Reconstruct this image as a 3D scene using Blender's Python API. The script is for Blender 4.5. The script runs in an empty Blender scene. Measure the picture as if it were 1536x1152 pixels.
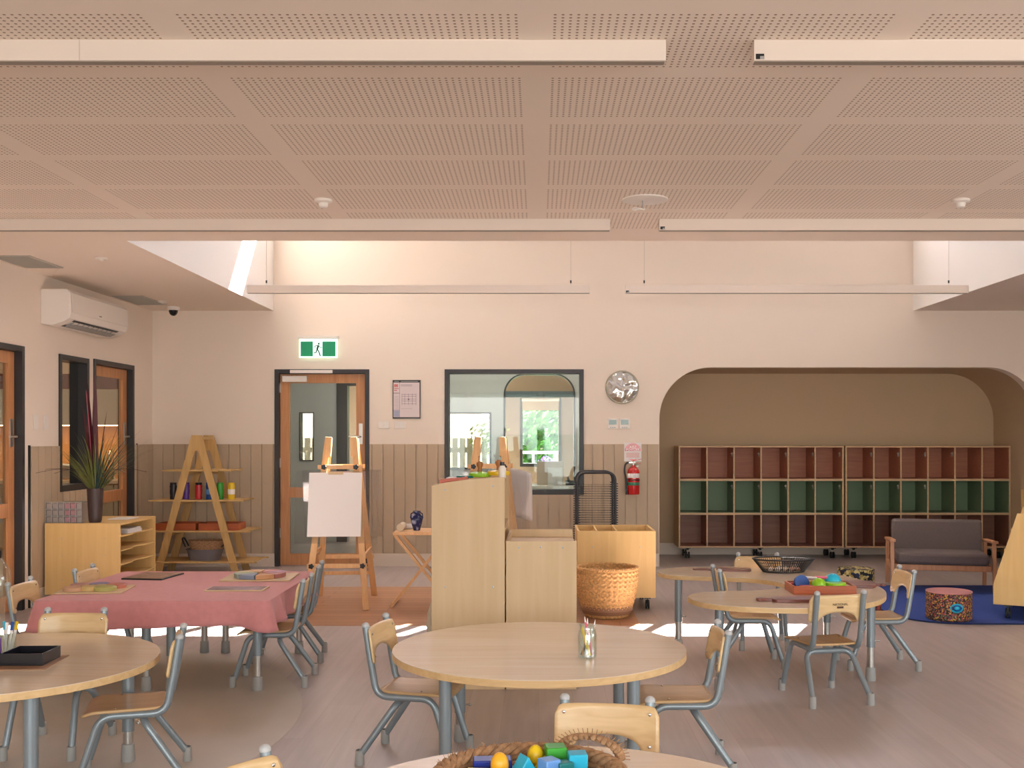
import bpy, bmesh, math, random
from mathutils import Vector, Matrix
random.seed(7)
PI = math.pi
SC = bpy.context.scene
COL = SC.collection
F = 1600.0; VX = 808.0; VY = 655.0; EYE = 1.38
CEIL = 2.72; BACK = 11.35; LEFT = -4.11; RIGHT = 6.4; REAR = -3.0

# ------------------------------------------------------------------ materials
def srgb(r, g, b):
    def f(c):
        c /= 255.0
        return c / 12.92 if c <= .04045 else ((c + .055) / 1.055) ** 2.4
    return (f(r), f(g), f(b), 1.0)

def new_mat(name):
    m = bpy.data.materials.new(name); m.use_nodes = True
    nt = m.node_tree; bs = nt.nodes['Principled BSDF']
    return m, nt, bs

def flat(name, c, rough=.5, metal=0.0, spec=.5, bump=0.0, bscale=200, var=0.0, vscale=6, coat=0.0, sheen=0.0):
    m, nt, bs = new_mat(name)
    bs.inputs['Base Color'].default_value = c
    bs.inputs['Roughness'].default_value = rough
    bs.inputs['Metallic'].default_value = metal
    bs.inputs['Specular IOR Level'].default_value = spec
    bs.inputs['Coat Weight'].default_value = coat
    bs.inputs['Sheen Weight'].default_value = sheen
    tc = nt.nodes.new('ShaderNodeTexCoord')
    if var > 0:
        n = nt.nodes.new('ShaderNodeTexNoise'); n.inputs['Scale'].default_value = vscale; n.inputs['Detail'].default_value = 4
        nt.links.new(tc.outputs['Object'], n.inputs['Vector'])
        mr = nt.nodes.new('ShaderNodeMapRange'); mr.inputs[1].default_value = .3; mr.inputs[2].default_value = .7
        mr.inputs[3].default_value = 1 - var; mr.inputs[4].default_value = 1 + var
        nt.links.new(n.outputs['Fac'], mr.inputs[0])
        mx = nt.nodes.new('ShaderNodeVectorMath'); mx.operation = 'SCALE'
        mx.inputs[0].default_value = c[:3]; nt.links.new(mr.outputs[0], mx.inputs['Scale'])
        nt.links.new(mx.outputs[0], bs.inputs['Base Color'])
    if bump > 0:
        n = nt.nodes.new('ShaderNodeTexNoise'); n.inputs['Scale'].default_value = bscale; n.inputs['Detail'].default_value = 3
        nt.links.new(tc.outputs['Object'], n.inputs['Vector'])
        b = nt.nodes.new('ShaderNodeBump'); b.inputs['Strength'].default_value = bump; b.inputs['Distance'].default_value = .003
        nt.links.new(n.outputs['Fac'], b.inputs['Height']); nt.links.new(b.outputs[0], bs.inputs['Normal'])
    return m

def wood(name, c1, c2, grain='Z', rough=.45, s=1.0, coat=0.0):
    """timber: noise stretched along the grain"""
    m, nt, bs = new_mat(name)
    tc = nt.nodes.new('ShaderNodeTexCoord'); mp = nt.nodes.new('ShaderNodeMapping')
    sc = {'X': (2.2, 38, 38), 'Y': (38, 2.2, 38), 'Z': (38, 38, 2.2)}[grain]
    mp.inputs['Scale'].default_value = [v * s for v in sc]
    nt.links.new(tc.outputs['Object'], mp.inputs[0])
    n = nt.nodes.new('ShaderNodeTexNoise'); n.inputs['Scale'].default_value = 1.0; n.inputs['Detail'].default_value = 5; n.inputs['Distortion'].default_value = .8
    nt.links.new(mp.outputs[0], n.inputs['Vector'])
    cr = nt.nodes.new('ShaderNodeValToRGB')
    cr.color_ramp.elements[0].position = .3; cr.color_ramp.elements[0].color = c2
    cr.color_ramp.elements[1].position = .72; cr.color_ramp.elements[1].color = c1
    nt.links.new(n.outputs['Fac'], cr.inputs[0]); nt.links.new(cr.outputs[0], bs.inputs['Base Color'])
    bs.inputs['Roughness'].default_value = rough; bs.inputs['Coat Weight'].default_value = coat; bs.inputs['Coat Roughness'].default_value = .15
    return m

def emit(name, c, s):
    m, nt, bs = new_mat(name)
    bs.inputs['Base Color'].default_value = c
    bs.inputs['Emission Color'].default_value = c; bs.inputs['Emission Strength'].default_value = s
    return m

def clear(name, tint=(1, 1, 1, 1), refl=.08, rough=.02):
    """thin clear pane: transparent with a mirror share that grows at grazing angles"""
    m = bpy.data.materials.new(name); m.use_nodes = True; nt = m.node_tree; nt.nodes.clear()
    o = nt.nodes.new('ShaderNodeOutputMaterial'); t = nt.nodes.new('ShaderNodeBsdfTransparent'); t.inputs[0].default_value = tint
    g = nt.nodes.new('ShaderNodeBsdfGlossy'); g.inputs['Roughness'].default_value = rough
    lw = nt.nodes.new('ShaderNodeLayerWeight'); lw.inputs[0].default_value = .35
    mr = nt.nodes.new('ShaderNodeMapRange'); mr.inputs[3].default_value = refl; mr.inputs[4].default_value = .9
    nt.links.new(lw.outputs['Facing'], mr.inputs[0])
    pw = nt.nodes.new('ShaderNodeMath'); pw.operation = 'POWER'; pw.inputs[1].default_value = 3
    nt.links.new(lw.outputs['Facing'], pw.inputs[0]); nt.links.new(pw.outputs[0], mr.inputs[0])
    mx = nt.nodes.new('ShaderNodeMixShader'); nt.links.new(mr.outputs[0], mx.inputs[0])
    nt.links.new(t.outputs[0], mx.inputs[1]); nt.links.new(g.outputs[0], mx.inputs[2]); nt.links.new(mx.outputs[0], o.inputs[0])
    return m

def mth(nt, op, a, b=None):
    n = nt.nodes.new('ShaderNodeMath'); n.operation = op
    for i, v in enumerate((a, b)):
        if v is None: continue
        if isinstance(v, (int, float)): n.inputs[i].default_value = v
        else: nt.links.new(v, n.inputs[i])
    return n.outputs[0]

def perforated():
    m, nt, bs = new_mat('perforated_plasterboard')
    g = nt.nodes.new('ShaderNodeNewGeometry'); s = nt.nodes.new('ShaderNodeSeparateXYZ'); nt.links.new(g.outputs['Position'], s.inputs[0])
    def axis(v, c, period, n):
        u = mth(nt, 'FLOORED_MODULO', mth(nt, 'SUBTRACT', v, c), period)        # 0 at a joint
        half = period / 2; ext = n * .025 / 2
        inside = mth(nt, 'LESS_THAN', mth(nt, 'ABSOLUTE', mth(nt, 'SUBTRACT', u, half)), ext)
        w = mth(nt, 'FLOORED_MODULO', mth(nt, 'SUBTRACT', u, half - ext), .025)
        d = mth(nt, 'SUBTRACT', w, .0125)
        return inside, mth(nt, 'MULTIPLY', d, d)
    ix, dx = axis(s.outputs[0], -.01, 1.2, 44); iy, dy = axis(s.outputs[1], 3.325, .6, 20)
    hole = mth(nt, 'LESS_THAN', mth(nt, 'ADD', dx, dy), .0050 ** 2)
    lim = mth(nt, 'LESS_THAN', s.outputs[1], 6.88)
    msk = mth(nt, 'MULTIPLY', mth(nt, 'MULTIPLY', ix, iy), mth(nt, 'MULTIPLY', hole, lim))
    mx = nt.nodes.new('ShaderNodeMix'); mx.data_type = 'RGBA'
    mx.inputs['A'].default_value = WALLC; mx.inputs['B'].default_value = srgb(150, 122, 100)
    nt.links.new(msk, mx.inputs['Factor']); nt.links.new(mx.outputs['Result'], bs.inputs['Base Color'])
    bs.inputs['Roughness'].default_value = .8
    return m

def plank_floor():
    m, nt, bs = new_mat('vinyl_planks')
    tc = nt.nodes.new('ShaderNodeTexCoord'); mp = nt.nodes.new('ShaderNodeMapping'); mp.inputs['Rotation'].default_value = (0, 0, PI / 2)
    nt.links.new(tc.outputs['Object'], mp.inputs[0])
    br = nt.nodes.new('ShaderNodeTexBrick'); nt.links.new(mp.outputs[0], br.inputs['Vector'])
    br.inputs['Color1'].default_value = srgb(184, 170, 166); br.inputs['Color2'].default_value = srgb(175, 161, 157)
    br.inputs['Mortar'].default_value = srgb(166, 151, 142); br.inputs['Scale'].default_value = 1.0
    br.inputs['Mortar Size'].default_value = .0015; br.inputs['Brick Width'].default_value = 1.22; br.inputs['Row Height'].default_value = .18
    n = nt.nodes.new('ShaderNodeTexNoise'); n.inputs['Scale'].default_value = 1.0; n.inputs['Detail'].default_value = 5
    mp2 = nt.nodes.new('ShaderNodeMapping'); mp2.inputs['Scale'].default_value = (24, 1.6, 1)
    nt.links.new(tc.outputs['Object'], mp2.inputs[0]); nt.links.new(mp2.outputs[0], n.inputs['Vector'])
    mr = nt.nodes.new('ShaderNodeMapRange'); mr.inputs[1].default_value = .3; mr.inputs[2].default_value = .7; mr.inputs[3].default_value = .91; mr.inputs[4].default_value = 1.08
    nt.links.new(n.outputs['Fac'], mr.inputs[0])
    vm = nt.nodes.new('ShaderNodeVectorMath'); vm.operation = 'SCALE'
    nt.links.new(br.outputs['Color'], vm.inputs[0]); nt.links.new(mr.outputs[0], vm.inputs['Scale']); nt.links.new(vm.outputs[0], bs.inputs['Base Color'])
    bs.inputs['Roughness'].default_value = .34
    return m

def timber_floor():
    m, nt, bs = new_mat('warm_timber_planks')
    tc = nt.nodes.new('ShaderNodeTexCoord'); br = nt.nodes.new('ShaderNodeTexBrick'); nt.links.new(tc.outputs['Object'], br.inputs['Vector'])
    br.inputs['Color1'].default_value = srgb(188, 140, 106); br.inputs['Color2'].default_value = srgb(174, 126, 94)
    br.inputs['Mortar'].default_value = srgb(135, 88, 62); br.inputs['Scale'].default_value = 1.0
    br.inputs['Mortar Size'].default_value = .003; br.inputs['Brick Width'].default_value = 1.2; br.inputs['Row Height'].default_value = .13
    nt.links.new(br.outputs['Color'], bs.inputs['Base Color']); bs.inputs['Roughness'].default_value = .38
    return m

def patchwork(name, cols, scale, rough=.7):
    """printed cloth of many small coloured cells"""
    m, nt, bs = new_mat(name)
    tc = nt.nodes.new('ShaderNodeTexCoord'); v = nt.nodes.new('ShaderNodeTexVoronoi'); v.inputs['Scale'].default_value = scale
    nt.links.new(tc.outputs['Object'], v.inputs['Vector'])
    s = nt.nodes.new('ShaderNodeSeparateColor'); nt.links.new(v.outputs['Color'], s.inputs[0])
    cr = nt.nodes.new('ShaderNodeValToRGB'); cr.color_ramp.interpolation = 'CONSTANT'
    while len(cr.color_ramp.elements) < len(cols): cr.color_ramp.elements.new(.5)
    for i, c in enumerate(cols):
        cr.color_ramp.elements[i].position = i / len(cols); cr.color_ramp.elements[i].color = c
    nt.links.new(s.outputs[0], cr.inputs[0]); nt.links.new(cr.outputs[0], bs.inputs['Base Color'])
    bs.inputs['Roughness'].default_value = rough
    return m

WALLC = srgb(238, 222, 206)
M = {}
M['wall'] = flat('warm_white_paint', WALLC, .75, bump=.05, bscale=90)
M['void'] = flat('white_paint', srgb(238, 232, 226), .75)
M['ceiling'] = perforated()
M['soffit'] = flat('soffit_paint', WALLC, .8)
M['panel'] = flat('taupe_panelling', srgb(190, 168, 142), .6)
M['taupe_wall'] = flat('taupe_wall_paint', srgb(196, 168, 134), .7)
M['base'] = flat('skirting_paint', srgb(226, 210, 194), .5)
M['floor'] = plank_floor()
M['timber_floor'] = timber_floor()
M['pale_floor'] = flat('pale_grey_vinyl', srgb(190, 180, 168), .4, var=.03)
M['black'] = flat('charcoal_frame_paint', srgb(47, 45, 46), .4)
M['oak'] = wood('oak_door_timber', srgb(206, 148, 100), srgb(184, 124, 78), 'Z', .4)
M['birch'] = wood('birch_plywood', srgb(212, 182, 142), srgb(205, 174, 132), 'Z', .5, .6)
M['honey'] = wood('honey_plywood', srgb(230, 190, 126), srgb(222, 180, 114), 'Z', .5, .7)
M['beech'] = wood('bent_beech_ply', srgb(228, 196, 148), srgb(212, 176, 126), 'X', .35, coat=.3)
M['seat'] = wood('beech_seat_ply', srgb(208, 170, 122), srgb(190, 150, 104), 'Y', .32, coat=.3)
M['table'] = wood('maple_laminate', srgb(230, 209, 184), srgb(222, 198, 170), 'X', .24, .6, coat=.6)
M['edge'] = wood('beech_edge_band', srgb(222, 188, 138), srgb(206, 168, 116), 'X', .45)
M['easel'] = wood('pine_easel_timber', srgb(228, 182, 130), srgb(214, 164, 112), 'Z', .45)
M['afr'] = wood('shelf_ply', srgb(214, 176, 116), srgb(198, 156, 96), 'Z', .5)
M['tube'] = flat('blue_grey_tube_paint', srgb(136, 145, 150), .32, .3)
M['steel'] = flat('brushed_steel', srgb(190, 186, 180), .3, .9)
M['chrome'] = flat('chrome', srgb(225, 225, 225), .12, 1.0)
M['foot'] = flat('grey_plastic_foot', srgb(160, 158, 154), .5)
M['cap'] = flat('translucent_tube_cap', srgb(182, 182, 182), .3)
M['pink'] = flat('rose_linen', srgb(206, 134, 134), .85, bump=.5, bscale=420, var=.05, vscale=30, sheen=.2)
M['white'] = flat('white_plastic', srgb(235, 226, 216), .4)
M['paper'] = flat('white_paper', srgb(244, 236, 232), .7)
M['lamp'] = flat('cream_lamp_housing', srgb(226, 210, 196), .45)
M['diff'] = flat('lamp_diffuser', srgb(150, 136, 122), .5)
M['grille'] = flat('grey_grille', srgb(186, 178, 166), .5)
M['dark'] = flat('black_plastic', srgb(22, 22, 24), .35)
M['rubber'] = flat('black_rubber', srgb(30, 30, 30), .6)
M['glass'] = clear('window_glass', (.90, .95, .93, 1), .03)
M['kglass'] = clear('kitchen_glass', (.9, .92, .9, 1), .05)
M['acrylic'] = clear('clear_acrylic', (.95, .96, .97, 1), .07)
M['jar'] = clear('jar_glass', (.93, .97, .95, 1), .12)
M['red'] = flat('red_enamel', srgb(196, 30, 30), .25, coat=.5)
M['green_light'] = emit('exit_green', srgb(8, 120, 78), .55)
M['white_light'] = emit('exit_white', srgb(225, 255, 240), 1.0)
M['exit_dark'] = flat('exit_figure_green', srgb(0, 70, 50), .4)
M['sofa'] = flat('charcoal_weave', srgb(112, 99, 96), .9, bump=.6, bscale=300, var=.08, vscale=90)
M['sofawood'] = wood('ash_sofa_timber', srgb(204, 148, 108), srgb(184, 128, 90), 'Z', .45)
M['rug'] = flat('blue_rug_pile', srgb(44, 72, 150), .95, bump=.5, bscale=260, var=.06, vscale=20)
M['rugedge'] = flat('navy_binding', srgb(22, 34, 78), .9)
M['wicker'] = flat('honey_wicker', srgb(222, 172, 112), .6, var=.25, vscale=60)
M['seagrass'] = flat('seagrass_rope', srgb(168, 128, 92), .8, var=.25, vscale=70)
M['terra'] = wood('terracotta_laminate', srgb(190, 124, 92), srgb(174, 108, 80), 'X', .5)
M['sage'] = flat('sage_laminate', srgb(114, 134, 100), .5)
M['plum'] = wood('plum_laminate', srgb(156, 106, 84), srgb(140, 92, 72), 'X', .5)
M['cubby'] = wood('cubby_edge_ply', srgb(210, 176, 134), srgb(192, 158, 118), 'X', .5)
M['navy'] = flat('black_lacquer', srgb(20, 20, 28), .3)
M['brownmat'] = flat('brown_board', srgb(150, 112, 84), .5)
M['maroon'] = wood('mahogany_board', srgb(128, 70, 58), srgb(100, 52, 42), 'X', .35, coat=.1)
M['orange'] = wood('orange_brown_tray_wood', srgb(184, 96, 54), srgb(160, 78, 42), 'X', .4)
for nm, c in dict(blue=(30, 76, 150), redp=(190, 44, 50), lime=(150, 205, 40), yellow=(236, 196, 30), cyan=(40, 180, 215), green=(60, 160, 50),
                  sky=(110, 160, 225), purple=(96, 52, 140), pinkp=(226, 96, 130), orangep=(226, 120, 60), teal=(30, 120, 120), ink=(24, 26, 34), deep=(34, 52, 150)).items():
    M[nm] = flat(nm + '_toy_plastic', srgb(*c), .35)

# ------------------------------------------------------------------ mesh builder
class MB:
    def __init__(self): self.bm = bmesh.new()
    def faces(self, vs, fs):
        v = [self.bm.verts.new(p) for p in vs]
        for f in fs:
            try: self.bm.faces.new([v[i] for i in f])
            except ValueError: pass
        return self
    def box(self, x0, x1, y0, y1, z0, z1):
        return self.faces([(x0, y0, z0), (x1, y0, z0), (x1, y1, z0), (x0, y1, z0), (x0, y0, z1), (x1, y0, z1), (x1, y1, z1), (x0, y1, z1)],
                          [(3, 2, 1, 0), (4, 5, 6, 7), (0, 1, 5, 4), (1, 2, 6, 5), (2, 3, 7, 6), (3, 0, 4, 7)])
    def bar(self, a, b, w, d, up=(0, 0, 1)):
        """rectangular bar from a to b: w across, d along the other side direction"""
        a = Vector(a); b = Vector(b); t = (b - a).normalized(); u = Vector(up)
        if abs(t.dot(u)) > .98: u = Vector((0, 1, 0))
        s = t.cross(u).normalized(); u = s.cross(t).normalized()
        P = []
        for p in (a, b):
            for i, j in ((-1, -1), (1, -1), (1, 1), (-1, 1)): P.append(p + s * (w / 2 * i) + u * (d / 2 * j))
        return self.faces(P, [(3, 2, 1, 0), (4, 5, 6, 7), (0, 1, 5, 4), (1, 2, 6, 5), (2, 3, 7, 6), (3, 0, 4, 7)])
    def tube(self, pts, r, n=12, closed=False, caps=True):
        pts = [Vector(p) for p in pts]; k = len(pts)
        R = r if isinstance(r, (list, tuple)) else [r] * k
        rings = []; prev = None
        for i, p in enumerate(pts):
            if closed: t = pts[(i + 1) % k] - pts[i - 1]
            elif i == 0: t = pts[1] - p
            elif i == k - 1: t = p - pts[-2]
            else: t = (pts[i + 1] - p).normalized() + (p - pts[i - 1]).normalized()
            if t.length < 1e-9: t = Vector((0, 0, 1))
            t.normalize()
            if prev is None:
                s = t.cross(Vector((0, 0, 1)))
                if s.length < .05: s = t.cross(Vector((1, 0, 0)))
            else: s = prev - t * prev.dot(t)
            s.normalize(); prev = s; u = t.cross(s)
            rings.append([self.bm.verts.new(p + (s * math.cos(2 * PI * j / n) + u * math.sin(2 * PI * j / n)) * R[i]) for j in range(n)])
        m = k if closed else k - 1
        for i in range(m):
            A = rings[i]; B = rings[(i + 1) % k]
            for j in range(n): self.bm.faces.new((A[j], A[(j + 1) % n], B[(j + 1) % n], B[j]))
        if caps and not closed:
            self.bm.faces.new(rings[0][::-1]); self.bm.faces.new(rings[-1])
        return self
    def cyl(self, a, b, r0, r1=None, n=24): return self.tube([a, b], [r0, r0 if r1 is None else r1], n)
    def lathe(self, prof, c=(0, 0, 0), n=40, closed=False, sx=1.0, sy=1.0):
        rings = []
        for r, z in prof:
            if r < 1e-6: rings.append([self.bm.verts.new((c[0], c[1], c[2] + z))])
            else: rings.append([self.bm.verts.new((c[0] + r * sx * math.cos(2 * PI * j / n), c[1] + r * sy * math.sin(2 * PI * j / n), c[2] + z)) for j in range(n)])
        seq = list(zip(rings[:-1], rings[1:]))
        if closed: seq.append((rings[-1], rings[0]))
        for A, B in seq:
            for j in range(n):
                q = [A[j % len(A)], A[(j + 1) % n % len(A)], B[(j + 1) % n % len(B)], B[j % len(B)]]
                u = []
                for v in q:
                    if v not in u: u.append(v)
                if len(u) > 2: self.bm.faces.new(u)
        return self
    def prism(self, poly, fn, a, b):
        """poly of (u, v) pushed from a to b; fn(u, v, t) gives the point"""
        k = len(poly)
        A = [self.bm.verts.new(fn(u, v, a)) for u, v in poly]; B = [self.bm.verts.new(fn(u, v, b)) for u, v in poly]
        self.bm.faces.new(A[::-1]); self.bm.faces.new(B)
        for i in range(k): self.bm.faces.new((A[i], A[(i + 1) % k], B[(i + 1) % k], B[i]))
        return self
    def ball(self, c, r, sx=1, sy=1, sz=1, n=20, h=12):
        return self.lathe([(r * math.sin(PI * i / h), -r * sz * math.cos(PI * i / h)) for i in range(h + 1)], c, n, sx=sx, sy=sy)
    def move(self, mat): bmesh.ops.transform(self.bm, matrix=mat, verts=self.bm.verts); return self
    def build(self, name, mat, parent=None, bevel=0, smooth=35, loc=None, rz=0, solid=0):
        bmesh.ops.recalc_face_normals(self.bm, faces=self.bm.faces)
        me = bpy.data.meshes.new(name); self.bm.to_mesh(me); self.bm.free()
        for p in me.polygons: p.use_smooth = True
        me.set_sharp_from_angle(angle=math.radians(smooth))
        me.materials.append(mat)
        o = bpy.data.objects.new(name, me); COL.objects.link(o)
        if parent is not None: o.parent = parent
        if loc is not None: o.location = loc
        if rz: o.rotation_euler = (0, 0, rz)
        if solid:
            s = o.modifiers.new('thickness', 'SOLIDIFY'); s.thickness = solid; s.offset = 0
        if bevel:
            b = o.modifiers.new('bevel', 'BEVEL'); b.width = bevel; b.segments = 2; b.limit_method = 'ANGLE'; b.angle_limit = math.radians(40)
        return o

def fillet(pts, rad, seg=6):
    pts = [Vector(p) for p in pts]; out = [pts[0]]
    for i in range(1, len(pts) - 1):
        p = pts[i]; a = pts[i - 1] - p; b = pts[i + 1] - p
        r = min(rad, a.length * .49, b.length * .49)
        A = p + a.normalized() * r; B = p + b.normalized() * r
        for k in range(seg + 1):
            t = k / seg; out.append(A * (1 - t) ** 2 + p * (2 * t * (1 - t)) + B * t * t)
    out.append(pts[-1]); return out

def catmull(P, seg=6):
    out = []; n = len(P)
    for i in range(n):
        p0, p1, p2, p3 = [Vector(P[(i + k) % n]) for k in (-1, 0, 1, 2)]
        for s in range(seg):
            t = s / seg
            out.append(.5 * ((2 * p1) + (-p0 + p2) * t + (2 * p0 - 5 * p1 + 4 * p2 - p3) * t * t + (-p0 + 3 * p1 - 3 * p2 + p3) * t ** 3))
    return out

def tag(o, label=None, cat=None, group=None, kind=None):
    if label: o['label'] = label
    if cat: o['category'] = cat
    if group: o['group'] = group
    if kind: o['kind'] = kind
    return o
def thing(name, label, cat, loc=(0, 0, 0), rz=0, group=None, kind=None):
    o = bpy.data.objects.new(name, None); COL.objects.link(o)
    o.location = loc; o.rotation_euler = (0, 0, rz); o.empty_display_size = .05
    return tag(o, label, cat, group, kind)
def part(o, label): o['label'] = label; return o
def copy_tree(o, parent=None):
    c = o.copy(); COL.objects.link(c); c.parent = parent
    for ch in [x for x in bpy.data.objects if x.parent == o]: copy_tree(ch, c)
    return c
def dup(o, loc, rz, label, group=None):
    c = copy_tree(o); c.location = loc; c.rotation_euler = (0, 0, rz); c['label'] = label
    if group: c['group'] = group
    return c
def fx(px, Y): return (px - VX) * Y / F
def fz(py, Y): return EYE - (py - VY) * Y / F
def text(s, size, mat, parent, loc, rot=(PI / 2, 0, 0), name='lettering', ext=.0008, align='CENTER'):
    c = bpy.data.curves.new(name, 'FONT'); c.body = s; c.size = size; c.align_x = align; c.align_y = 'CENTER'; c.extrude = ext
    o = bpy.data.objects.new(name, c); COL.objects.link(o); o.data.materials.append(mat)
    bpy.context.view_layer.update()
    me = bpy.data.meshes.new_from_object(o.evaluated_get(bpy.context.evaluated_depsgraph_get())); bpy.data.objects.remove(o)
    o = bpy.data.objects.new(name, me); COL.objects.link(o); me.materials.clear(); me.materials.append(mat)
    o.parent = parent; o.location = loc; o.rotation_euler = rot
    return o
# ------------------------------------------------------------------ camera and light
cam = bpy.data.cameras.new('camera'); co = bpy.data.objects.new('camera', cam); COL.objects.link(co)
co.location = (0, 0, EYE); co.rotation_euler = (PI / 2, 0, 0)
cam.sensor_width = 36; cam.lens = 36 * F / 1536; cam.shift_x = -(VX - 768) / 1536; cam.shift_y = (VY - 576) / 1536
cam.clip_start = .05; cam.clip_end = 200
SC.camera = co
SC.view_settings.view_transform = 'Standard'; SC.view_settings.look = 'None'; SC.view_settings.gamma = 1; SC.view_settings.exposure = 0.24
SC.view_settings.use_curve_mapping = False

w = bpy.data.worlds.new('sky'); SC.world = w; w.use_nodes = True; nt = w.node_tree
bg = nt.nodes['Background']; sky = nt.nodes.new('ShaderNodeTexSky'); sky.sky_type = 'NISHITA'; sky.sun_disc = False
sky.sun_elevation = math.radians(47); sky.sun_rotation = math.radians(24); sky.air_density = 1.0; sky.dust_density = 2.0
nt.links.new(sky.outputs[0], bg.inputs[0]); bg.inputs[1].default_value = .4

def area(name, loc, rot, sx, sy, power, c, spread=None):
    l = bpy.data.lights.new(name, 'AREA'); l.shape = 'RECTANGLE'; l.size = sx; l.size_y = sy; l.energy = power; l.color = c
    if spread: l.spread = spread
    o = bpy.data.objects.new(name, l); COL.objects.link(o); o.location = loc; o.rotation_euler = rot
    return o
sun = bpy.data.lights.new('sun', 'SUN'); sun.energy = 125; sun.angle = math.radians(.6); sun.color = (1, .95, .90)
so = bpy.data.objects.new('sun', sun); COL.objects.link(so); so.location = (3, 20, 12)
so.rotation_euler = Vector((-.45, -1, -1.18)).to_track_quat('-Z', 'Y').to_euler()
# daylight through the glazed wall behind the viewer, the side window and the clerestory; fill lights added in the neighbouring rooms
area('daylight_garden_windows', (.9, REAR - .12, 1.35), (PI / 2 - .5, 0, 0), 8.6, 2.2, 385, (1, .97, .97))
area('daylight_side_window', (RIGHT + .1, 2.2, 1.5), (PI / 2 - .5, 0, PI / 2), 3.8, 1.6, 90, (.97, .97, 1))
area('daylight_clerestory', (.5, BACK + .17, 4.45), (-PI / 2 + .5, 0, 0), 6.2, .6, 190, (.74, .81, 1))
area('office_ceiling_fill', (-1.0, 12.7, 2.68), (0, 0, 0), 3.5, 1.4, 34, (1, .97, .92))  # fill light added under the office ceiling, away from any window
area('kitchen_ceiling_fill', (-5.4, 10.5, 2.66), (0, 0, 0), 1.2, 1.6, 34, (1, .84, .66))  # unseen fill added to brighten the kitchen
area('kitchen_cabinet_light', (-5.4, 12.62, 1.5), (0, 0, 0), 2.2, .12, 7, (1, .68, .38))

# ------------------------------------------------------------------ setting
def wallgrid(mb, fn, u0, u1, z0, z1, t0, t1, holes):
    """boxes around rectangular holes; fn(u, z, t) -> point"""
    us = sorted({u0, u1, *[h[0] for h in holes], *[h[1] for h in holes]}); zs = sorted({z0, z1, *[h[2] for h in holes], *[h[3] for h in holes]})
    us = [u for u in us if u0 <= u <= u1]; zs = [z for z in zs if z0 <= z <= z1]
    for a, b in zip(us[:-1], us[1:]):
        run = None
        for c, d in list(zip(zs[:-1], zs[1:])) + [(None, None)]:
            solid = c is not None and not any(h[0] < (a + b) / 2 < h[1] and h[2] < (c + d) / 2 < h[3] for h in holes)
            if solid: run = (run[0], d) if run else (c, d)
            elif run:
                mb.prism([(a, run[0]), (b, run[0]), (b, run[1]), (a, run[1])], fn, t0, t1); run = None
fB = lambda u, z, t: (u, t, z)          # walls facing the viewer
fL = lambda u, z, t: (t, u, z)          # side walls
def struct(o, label): return tag(o, label, 'setting', kind='structure')

m = MB().box(-9, 8, REAR - .3, 19, -.1, 0); struct(m.build('floor', M['floor']), 'taupe vinyl plank floor of the whole room')
m = MB().box(-2.0, .745, 7.78, 9.8, 0, .0015)
struct(m.build('floor_inlay', M['timber_floor']), 'warm brown timber-look floor area under the easels')
poly = [(-3.3 + 2.13 * math.cos(2 * PI * i / 96), 5.05 + 2.13 * math.sin(2 * PI * i / 96)) for i in range(96)]
poly = [(max(x, LEFT + .02), y) for x, y in poly]
struct(MB().prism(poly, lambda u, v, t: (u, v, t), 0, .0012).build('floor_inlay', M['pale_floor']), 'pale grey circle let into the floor under the left tables')

# back wall
DX0, DX1 = fx(412, BACK), fx(554, BACK); DZ = fz(554, BACK)
WX0, WX1 = fx(667, BACK), fx(875.5, BACK); WZ0, WZ1 = fz(742, BACK), fz(554, BACK)
AX0, AX1, AZ, AR = fx(989, BACK), 5.33, fz(551, BACK), .55
slots = [(2.54, 3.60), (2.32, 2.47), (.78, .90), (.58, .70), (-.72, -.25), (-1.36, -.80), (-2.75, -1.9)]
holes = [(DX0, DX1, -1, DZ), (WX0, WX1, WZ0, WZ1), (AX0, AX1, -1, AZ)] + [(a, b, 4.15, 4.83) for a, b in slots]
m = MB(); wallgrid(m, fB, LEFT - .12, RIGHT + .12, 0, 4.95, BACK, BACK + .15, holes)
for sx, cx in ((-1, AX0 + AR), (1, AX1 - AR)):
    arc = [(cx + sx * AR * math.sin(a), AZ - AR + AR * math.cos(a)) for a in [PI / 2 * i / 16 for i in range(17)]]
    m.prism([(cx + sx * AR, AZ)] + arc, fB, BACK, BACK + .15)
struct(m.build('wall_back', M['wall']), 'warm white back wall with arched alcove opening')
# alcove
ABK = 12.5
m = MB(); m.box(AX0 - .01, AX1 + .01, ABK, ABK + .1, 0, AZ + .1)
m.box(AX0 - .1, AX0, BACK + .15, ABK + .1, 0, AZ + .1); m.box(AX1, AX1 + .1, BACK + .15, ABK + .1, 0, AZ + .1)
m.box(AX0 - .1, AX1 + .1, BACK + .15, ABK + .1, AZ, AZ + .1)
for sx, cx in ((-1, AX0 + AR), (1, AX1 - AR)):
    arc = [(cx + sx * AR * math.sin(a), AZ - AR + AR * math.cos(a)) for a in [PI / 2 * i / 16 for i in range(17)]]
    m.prism([(cx + sx * (AR + .001), AZ + .001)] + arc, fB, BACK + .15, ABK)
struct(m.build('wall_alcove', M['taupe_wall']), 'taupe walls and curved ceiling inside the alcove')
struct(MB().box(AX0 + .002, AX1 - .002, ABK - .014, ABK, 0, .135).build('baseboard_alcove', M['base'], bevel=.002), 'cream skirting along the alcove back')

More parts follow.
